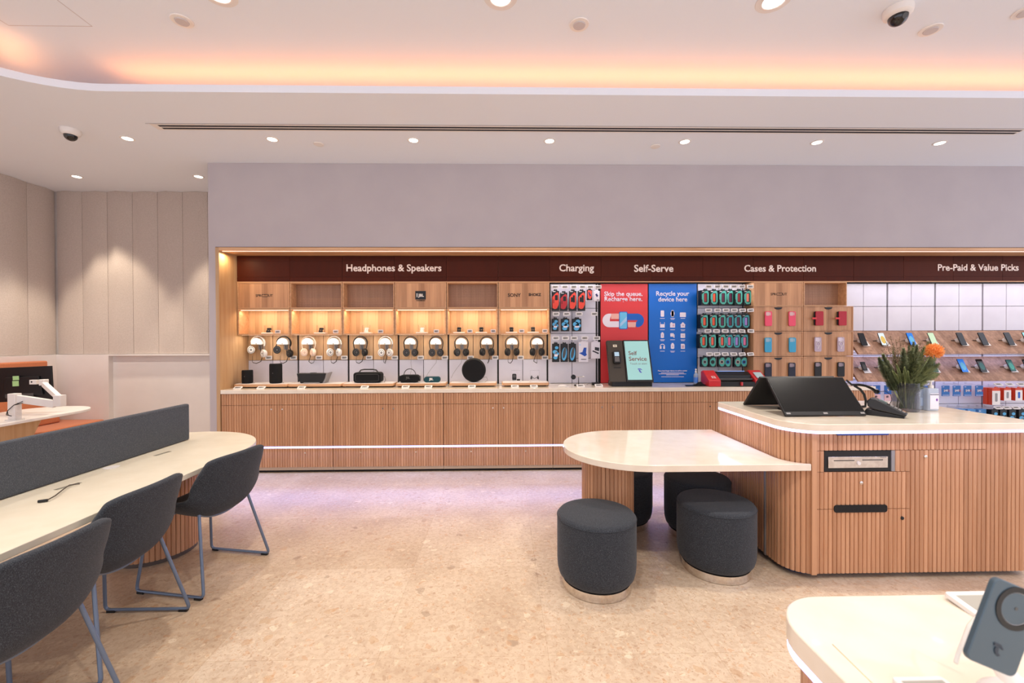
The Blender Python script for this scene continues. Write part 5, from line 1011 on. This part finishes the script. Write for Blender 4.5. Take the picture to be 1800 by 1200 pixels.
def cr(arr, t):
    n = len(arr)-1; f = t*n; i = min(n-1, int(f)); f -= i; p = [arr[max(0, i-1)], arr[i], arr[i+1], arr[min(n, i+2)]]
    return .5*((2*p[1])+(-p[0]+p[2])*f+(2*p[0]-5*p[1]+4*p[2]-p[3])*f*f+(-p[0]+3*p[1]-3*p[2]+p[3])*f**3)
PXs = [.26, .2, .08, -.05, -.14, -.195, -.225, -.25, -.265]; PZs = [.435, .45, .438, .42, .425, .485, .59, .70, .797]
HW = [.215, .245, .26, .268, .272, .272, .266, .254, .226]; LIFT = [.02, .06, .095, .125, .14, .10, .04, .0, -.022]; FWD = [-.03, -.01, 0, .0, .02, .055, .08, .07, .045]
def shell(u, v):
    a = abs(u); z = cr(PZs, v)+cr(LIFT, v)*a**(2.8 if v < .8 else 2.8+(v-.8)*9); x = cr(PXs, v)+cr(FWD, v)*a**2.4; y = cr(HW, v)*(u if a < .85 else math.copysign(.85+(a-.85)*.75, u))
    return (x, y, z)
def fillet(pts, r=.03, n=4):
    pts = [Vector(p) for p in pts]; out = [pts[0]]
    for i in range(1, len(pts)-1):
        a = pts[i]+(pts[i-1]-pts[i]).normalized()*r; b_ = pts[i]+(pts[i+1]-pts[i]).normalized()*r; out += [a*(1-t)**2+pts[i]*2*t*(1-t)+b_*t*t for t in [k/n for k in range(n+1)]]
    return out+[pts[-1]]
def make_chair(loc, rz, label):
    t = thing('desk_chair', label, 'chair', loc, rz, 'grey felt shell chairs at the long desk')
    obj('seat_shell', MB().grid(lambda a, b_: shell(a*2-1, b_), 22, 26), FELT, t, solid=.034, subsurf=1)
    for s in (-1, 1):
        lg = obj('sled_leg', MB().tube(fillet([(-.132, s*.185, .455), (-.235, s*.26, .0125), (.225, s*.26, .0125), (.19, s*.215, .405)]), .0085, 10), CHAIRLEG, t)
        for x in (-.2, .19): obj('glide', MB().box(x-.022, x+.022, s*.26-.01, s*.26+.01, 0, .012), BLACK, lg)
    obj('crossbar', MB().tube(bez(Vector((-.132, -.185, .455)), Vector((-.11, 0, .34)), Vector((-.132, .185, .455)), 16), .0085, 10), CHAIRLEG, t)
    obj('crossbar', MB().tube(fillet([(.19, -.215, .405), (.17, -.14, .397), (.17, .14, .397), (.19, .215, .405)], .03), .0085, 10), CHAIRLEG, t)
    return t
c1 = make_chair((-1.974, 2.12, 0), pi, 'charcoal felt shell chair on blue grey sled legs, middle of three at desk')
dup(c1, (-1.913, 2.772, 0), 'charcoal felt shell chair at the rounded end of the desk, whole frame visible', radians(169.5))
dup(c1, (-1.835, 1.545, 0), 'charcoal felt shell chair cut off by the lower picture edge', pi)

# ================================================================ BOOTH
bn = thing('bench', 'orange upholstered booth bench along the wool panelled wall', 'bench', (-5.5, 3.9, 0))
T = Matrix.Translation((5.5, -3.9, 0))
obj('base', MB().box(-5.80, -5.36, 2.0, 5.68, 0, .33, T), WHITEM, bn); obj('seat', MB().box(-5.855, -5.24, 2.0, 5.695, .331, .455, T), ORANGE, bn, bevel=.02, seg=3)
for a, b_ in ((3.95, 5.50), (2.35, 3.94)):
    obj('upper_backrest', MB().box(-5.857, -5.75, a, b_-.003, .925, 1.235, T), ORANGE, bn, bevel=.02, seg=3)
    obj('lower_backrest', MB().prism([(-5.857, .457), (-5.60, .457), (-5.62, .62), (-5.68, .80), (-5.735, .92), (-5.857, .92)], -(b_-.003), -a, 'y', T @ Matrix.Diagonal((1, -1, 1, 1))), ORANGE, bn, bevel=.02, seg=3, fix=True)
bt = thing('booth_table', 'small white table with rounded end in front of the orange bench', 'table', (-4.95, 4.3, 0)); T = Matrix.Translation((4.95, -4.3, 0))
obj('tabletop', MB().prism(rr4(-5.28, -4.55, 3.5, 4.98, (.2, .33, .3, .2)), .71, .74, 'z', T), WHITE, bt, bevel=.006)
obj('slanted_leg', MB().prism([(3.95, 0), (4.25, 0), (4.62, .709), (3.75, .709)], -5.0, -4.88, 'x', T), OAKL, bt, bevel=.004)
mn = thing('monitor', 'black monitor seen from behind on a white swivel arm, with two green sticky notes', 'monitor', (-4.95, 4.47, .74))
va_, vb = Vector((-5.22, 4.43, 0)), Vector((-4.68, 4.50, 0)); ang = math.atan2(vb.y-va_.y, vb.x-va_.x); W_ = (vb-va_).length
T = Matrix.Translation((0, 0, .30)) @ Matrix.Rotation(ang, 4, 'Z') @ Matrix.Rotation(radians(-2), 4, 'Y')
obj('housing', MB().box(-W_/2, W_/2, 0, .02, -.17, .18, T), BLACK, mn, bevel=.003); obj('back_bulge', MB().prism([(-.16, -.11), (.2, -.11), (.17, .08), (-.13, .08)], -.02, 0, 'y', T), BLACK, mn, bevel=.006)
obj('port_vent', MB().box(-.13, .12, -.022, -.0205, -.13, -.09, T), GREYD, mn)
GN = mat('note_green', 'a9cf8c', .8); obj('sticky_note', MB().box(-.055, .0, -.0225, -.0208, .05, .092, T), GN, mn, 'light green sticky note'); obj('sticky_note', MB().box(-.06, -.004, -.0225, -.0208, -.012, .042, T), GN, mn, 'light green sticky note')
am = thing('monitor_mount', 'white jointed monitor arm standing on the booth table', 'monitor arm', (-4.95, 4.3, .7402))
def A(px, py, y): v = P(px, py, y=y); return Vector((v.x+4.95, v.y-4.3, v.z-.7402))
def link(p, q, w, th, m=WHITE, name='arm_link'):
    p, q = Vector(p), Vector(q); d = (q-p); L_ = d.length; d.normalize(); up = Vector((0, 0, 1)); s = d.cross(up)
    if s.length < 1e-3: s = Vector((1, 0, 0))
    s.normalize(); u = s.cross(d); Mx = Matrix((d, s, u)).transposed().to_4x4(); Mx.translation = p; return obj(name, MB().box(0, L_, -th/2, th/2, -w/2, w/2, Mx), m, am, bevel=.004)
b0 = A(26, 725, 4.12); obj('base_plate', MB().box(b0.x-.05, b0.x+.05, b0.y-.04, b0.y+.04, 0, .012), WHITE, am); top = A(26, 695, 4.12)
obj('post', MB().box(b0.x-.035, b0.x+.035, b0.y-.03, b0.y+.03, .012, top.z+.02), WHITE, am, bevel=.004)
e = A(106, 707, 4.2); link(A(28, 700, 4.12), A(98, 710, 4.22), .07, .045); e1 = A(105, 712, 4.22); e2 = A(105, 694, 4.22); obj('elbow', MB().box(e1.x-.035, e1.x+.035, e1.y-.03, e1.y+.03, e1.z-.01, e2.z+.0), WHITE, am, bevel=.004)
link(A(103, 698, 4.22), A(78, 675, 4.34), .045, .04); k1 = A(77, 670, 4.36); obj('wrist', MB().box(k1.x-.03, k1.x+.02, k1.y-.02, k1.y+.03, k1.z-.04, k1.z+.02), WHITE, am, bevel=.004); k2 = A(68, 670, 4.43); obj('mount_plate', MB().box(k2.x-.03, k2.x+.04, k2.y-.06, k2.y-.03, k2.z-.025, k2.z+.02), WHITE, am, bevel=.003); obj('mount_bolt', MB().cyl((k2.x-.005, k2.y-.062, k2.z), .008, .003, 12, None, 'y'), BLACK, am)
for o_ in (0, .015): obj('cable', MB().tube([A(40, 708, 4.08)+Vector((0, 0, o_)), A(24, 712, 4.07), A(13, 722, 4.07), A(11, 729, 4.05)+Vector((o_, 0, 0)), A(20, 731, 4.03)], .0035, 6), BLACK, am)
# socket bracket on the side of the pier
t = thing('coat_hook', 'small black hook fixed to the wall edge beside the oak frame', 'hook', (-3.29, 4.95, PZ(363, 752, 4.9))); obj('hook', MB().tube([(.02, -.02, -.04), (-.005, -.02, -.04), (.0, -.02, .0), (-.012, -.02, .02), (.01, -.02, .045)], .008, 7), BLACK, t)

# ================================================================ CEILING FITTINGS
def downlight(x, y, z, label, r=.047, big=False):
    t = thing('downlight', label, 'ceiling light', (x, y, z), group='recessed ceiling downlights')
    obj('trim_ring', MB().lathe([(r+.012, -.0005), (r+.012, -.004), (r, -.007), (r-.004, -.0045), (r-.006, -.001)], 36, cap=False), WHITE, t)
    obj('lens', MB().lathe([(0, -.004), (r-.005, -.004)], 30, cap=False), LAMPE, t, 'glowing lens')
    if big: obj('outer_ring', MB().lathe([(r+.04, -.0005), (r+.038, -.003), (r+.012, -.003)], 36, cap=False), WHITEM, t)
for i, (x, y) in enumerate(DOWN[:-1]): downlight(x, y, ZC, 'small recessed downlight in the lower ceiling row, %s from the alcove end' % ordn[i])
for i, (x, y) in enumerate(ALC): downlight(x, y, ZC, ['small downlight over the alcove near the wool panelled corner', 'small downlight over the alcove beside the white wall corner'][i])
for i, (x, y) in enumerate(UP[:-1]): downlight(x, y, ZU, 'large round downlight of the raised ceiling, %s from the access hatch' % ordn[i], .07, True)
def plate(x, y, z, label, r=.07, grey=True):
    t = thing('ceiling_sensor', label, 'sensor', (x, y, z)); obj('plate', MB().lathe([(r, -.0005), (r-.003, -.007), (0, -.009)], 32, cap=False), WHITE, t)
    if grey: obj('grille', MB().lathe([(r*.62, -.0084), (r*.58, -.014), (0, -.015)], 28, cap=False), mat('grille_grey', 'c8c0c0', .6), t)
plate(-2.234, 3.035, ZU, 'round white sensor plate on the raised ceiling beside the access hatch'); plate(.542, 3.03, ZU, 'round white sensor plate on the raised ceiling between the middle downlights'); plate(3.096, 3.046, ZU, 'round white sensor plate on the raised ceiling beside the dome camera'); plate(3.58, 2.87, ZU, 'round white sensor plate cut by the top picture corner')
plate(-1.848, 4.326, ZC, 'faint flat white disc in the ceiling between second and third downlight', .05, False); plate(1.553, 4.338, ZC, 'faint flat white disc in the lower ceiling above the self serve posters', .05, False)
def dome(x, y, z, label, r):
    t = thing('dome_camera', label, 'camera', (x, y, z)); obj('housing', MB().lathe([(r, -.0005), (r, -.02), (r*.94, -.04), (r*.7, -.055), (0, -.056)], 36, cap=False), WHITE, t)
    obj('dome', MB().lathe([(r*.66*cos(a), -.054-r*.66*sin(a)) for a in [pi/2*k/10 for k in range(11)]], 30, cap=False), BLACKG, t, 'black glass dome'); obj('lens', MB().lathe([(0, 0), (r*.2, 0)], 16, Matrix.Translation((0, -r*.6, -.054-r*.3)) @ Matrix.Rotation(radians(120), 4, 'X'), cap=False), GREYD, t)
dome(-4.02, 4.06, ZC, 'white dome security camera on the lower ceiling near the alcove', .075); dome(2.681, 2.86, ZU, 'white dome security camera on the raised ceiling', .085)
t = thing('slot_diffuser', 'long white slot air vent with two dark lines across the lower ceiling', 'air vent', (0, 3.99, ZC)); x0, x1 = -3.2, 4.93
obj('frame', MB().box(x0, x1, -.056, .056, -.004, -.0005), WHITE, t)
for y in (-.022, .024): obj('slot', MB().box(x0+.06, x1-.02, y-.013, y+.013, -.0055, -.0042), mat('slot_dark', '2e2c34', .7), t, 'dark slot')
obj('seam', MB().box(x0-.03, x1, -.06, -.058, -.003, -.0006), mat('seam_grey', '8f888c', .7), t)
t = thing('access_hatch', 'faint square access hatch in the raised ceiling', 'hatch', (-3.2, 2.8, ZU)); mb = MB()
for a in ((-.29, .29, .298, .302), (-.29, .29, -.302, -.298), (-.292, -.288, -.3, .3), (.288, .292, -.3, .3)): mb.box(*a, -.0012, -.0004)
obj('edge_line', mb, mat('seam_pale', 'cfc6c6', .9), t); obj('panel', MB().box(-.286, .286, -.296, .296, -.001, -.0004), CEIL, t)

# ================================================================ NEAR DISPLAY TABLE
FZ = .93; pa = P(1378, 1069, z=FZ); pb = P(1488, 1200, z=FZ); pc = P(1560, 1045, z=FZ)
fx, fy = min(pa.x, pb.x), pc.y
ft = thing('display_table', 'near white topped display table with glowing edge under the blue grey phone', 'table', (0, 0, 0)); out = rr4(fx, fx+1.3, -.5, fy, (.1, .1, .12, .1)); obj('white_top', MB().prism(out, FZ-.046, FZ), STONE, ft, bevel=.003)
obj('light_strip', ring(out, FZ-.062, FZ-.0465, .002, .01), LEDW, ft, 'glowing bluish white light strip'); inn_ = rr4(fx+.03, fx+1.27, -.47, fy-.03, (.08, .08, .1, .08))
mb = MB(); mb.prism(inn_, .04, FZ-.0625); slats(mb, inn_+[inn_[0]], .04, FZ-.0625, .0277, .009); obj('fluted_body', mb, OAK, ft); obj('plinth', MB().prism(rr4(fx+.08, fx+1.2, -.4, fy-.08, (.08,)*4), 0, .04), mat('plinth_blue_reflection', '555a70'), ft)
p, q = P(1463, 1132, z=FZ), P(1545, 1212, z=FZ); d = (q-p).normalized(); n_ = Vector((-d.y, d.x, 0))*.0008; obj('flap_seam', MB().add([p+n_, p-n_, q-n_, q+n_], [(0, 1, 2, 3)]), mat('seam_sand', 'c8a878', .6), ft, 'thin sand coloured seam', solid=.0006)
# mag-ring phone held by a white puck
ctr = P(1778, 1112, y=.60); tl, tr_, bl = P(1752, 1014, y=.60), P(1842, 1052, y=.60), P(1699, 1152, y=.596)
ux = (tr_-tl).normalized(); uy = (tl-bl); uy = (uy-ux*uy.dot(ux)).normalized(); nz = ux.cross(uy); wd = .078; hg = (tl-bl).length+.004
Mx = Matrix((ux, uy, nz)).transposed().to_4x4(); cen = tl+ux*wd/2-uy*hg/2
t = thing('display_phone', 'blue grey phone with black ring on its back on the near display table', 'phone', cen); 
obj('back', MB().prism(rrect(wd, hg, .01, 6), -.008, 0, 'z', Mx), mat('phone_blue', '44545e', .35, coat=.1), t, bevel=.0015); nR = 40; Tm = Mx @ Matrix.Translation((.0045, .031, .0))
mb = MB(); mb.lathe([(.0238, .0001), (.0238, .0012), (.0312, .0012), (.0312, .0001)], nR, Tm, cap=False); obj('magnet_ring', mb, BLACK, t, 'black magnet ring'); mb = MB(); mb.lathe([(.0235, .0003), (.0232, .0009), (.0225, .0003)], nR, Tm, cap=False); obj('inner_rim', mb, GREYM, t)
mb = MB(); mb.cyl((0, 0, .0001), .0025, .0004, 12, Tm); obj('centre_mark', mb, GREYD, t); mb = MB(); tlogo(mb, .016, Mx @ Matrix.Translation((-.001, -.033, .0002))); obj('logo', mb, mat('logo_dark', '2c3440', .5), t)
bs = P(1700, 1222, z=FZ); st = thing('phone_stand', 'white round phone stand with clear cable under the near blue grey phone', 'phone stand', (bs.x+.05, bs.y-.04, FZ))
obj('puck', MB().lathe([(.058, 0), (.058, .008), (.052, .02), (.034, .034), (.016, .04), (0, .041)], 32, cap=False), WHITE, st, bevel=.001)
low = cen-uy*hg*.25-nz*.012; l0 = Vector((bs.x+.05, bs.y-.04, FZ)); obj('neck', MB().tube([(0, 0, .035), tuple((low-l0)*.6+Vector((0, 0, .0))), tuple(low-l0)], .012, 12), WHITE, st)
cb_ = [P(1680, 1165, y=.66), P(1684, 1150, y=.665), P(1703, 1100, y=.68), P(1722, 1074, y=.69)]; obj('cable', MB().tube([tuple(v-l0) for v in cb_]+[(.02, .03, .09)], .0028, 8), mat('cable_clear', 'e2dcd2', .3), st)
v0 = P(1668, 1058, z=FZ); t = thing('info_tablet', 'white framed information tablet lying tilted behind the near phone', 'tablet', (v0.x+.075, v0.y-.03, FZ)); Ti = Matrix.Rotation(radians(8), 4, 'X')
fr = MB(); fr.prism(rrect(.15, .085, .006, 4), .001, .011, 'z', Ti); obj('frame', fr, WHITE, t, bevel=.001); obj('screen', MB().box(-.062, .062, -.03, .03, .0112, .0118, Ti), mat('tablet_grey', 'aba79c', .3), t)
v0 = P(1600, 1188, z=FZ); t = thing('price_card', 'white framed price card cut off at the bottom edge on the near table', 'price tag', (v0.x, v0.y-.04, FZ)); obj('frame', MB().prism(rrect(.085, .06, .006, 4), .0, .008), WHITE, t, bevel=.001); obj('display', MB().box(-.034, .034, -.022, .02, .0082, .0088), mat('tablet_grey', 'aba79c'), t)
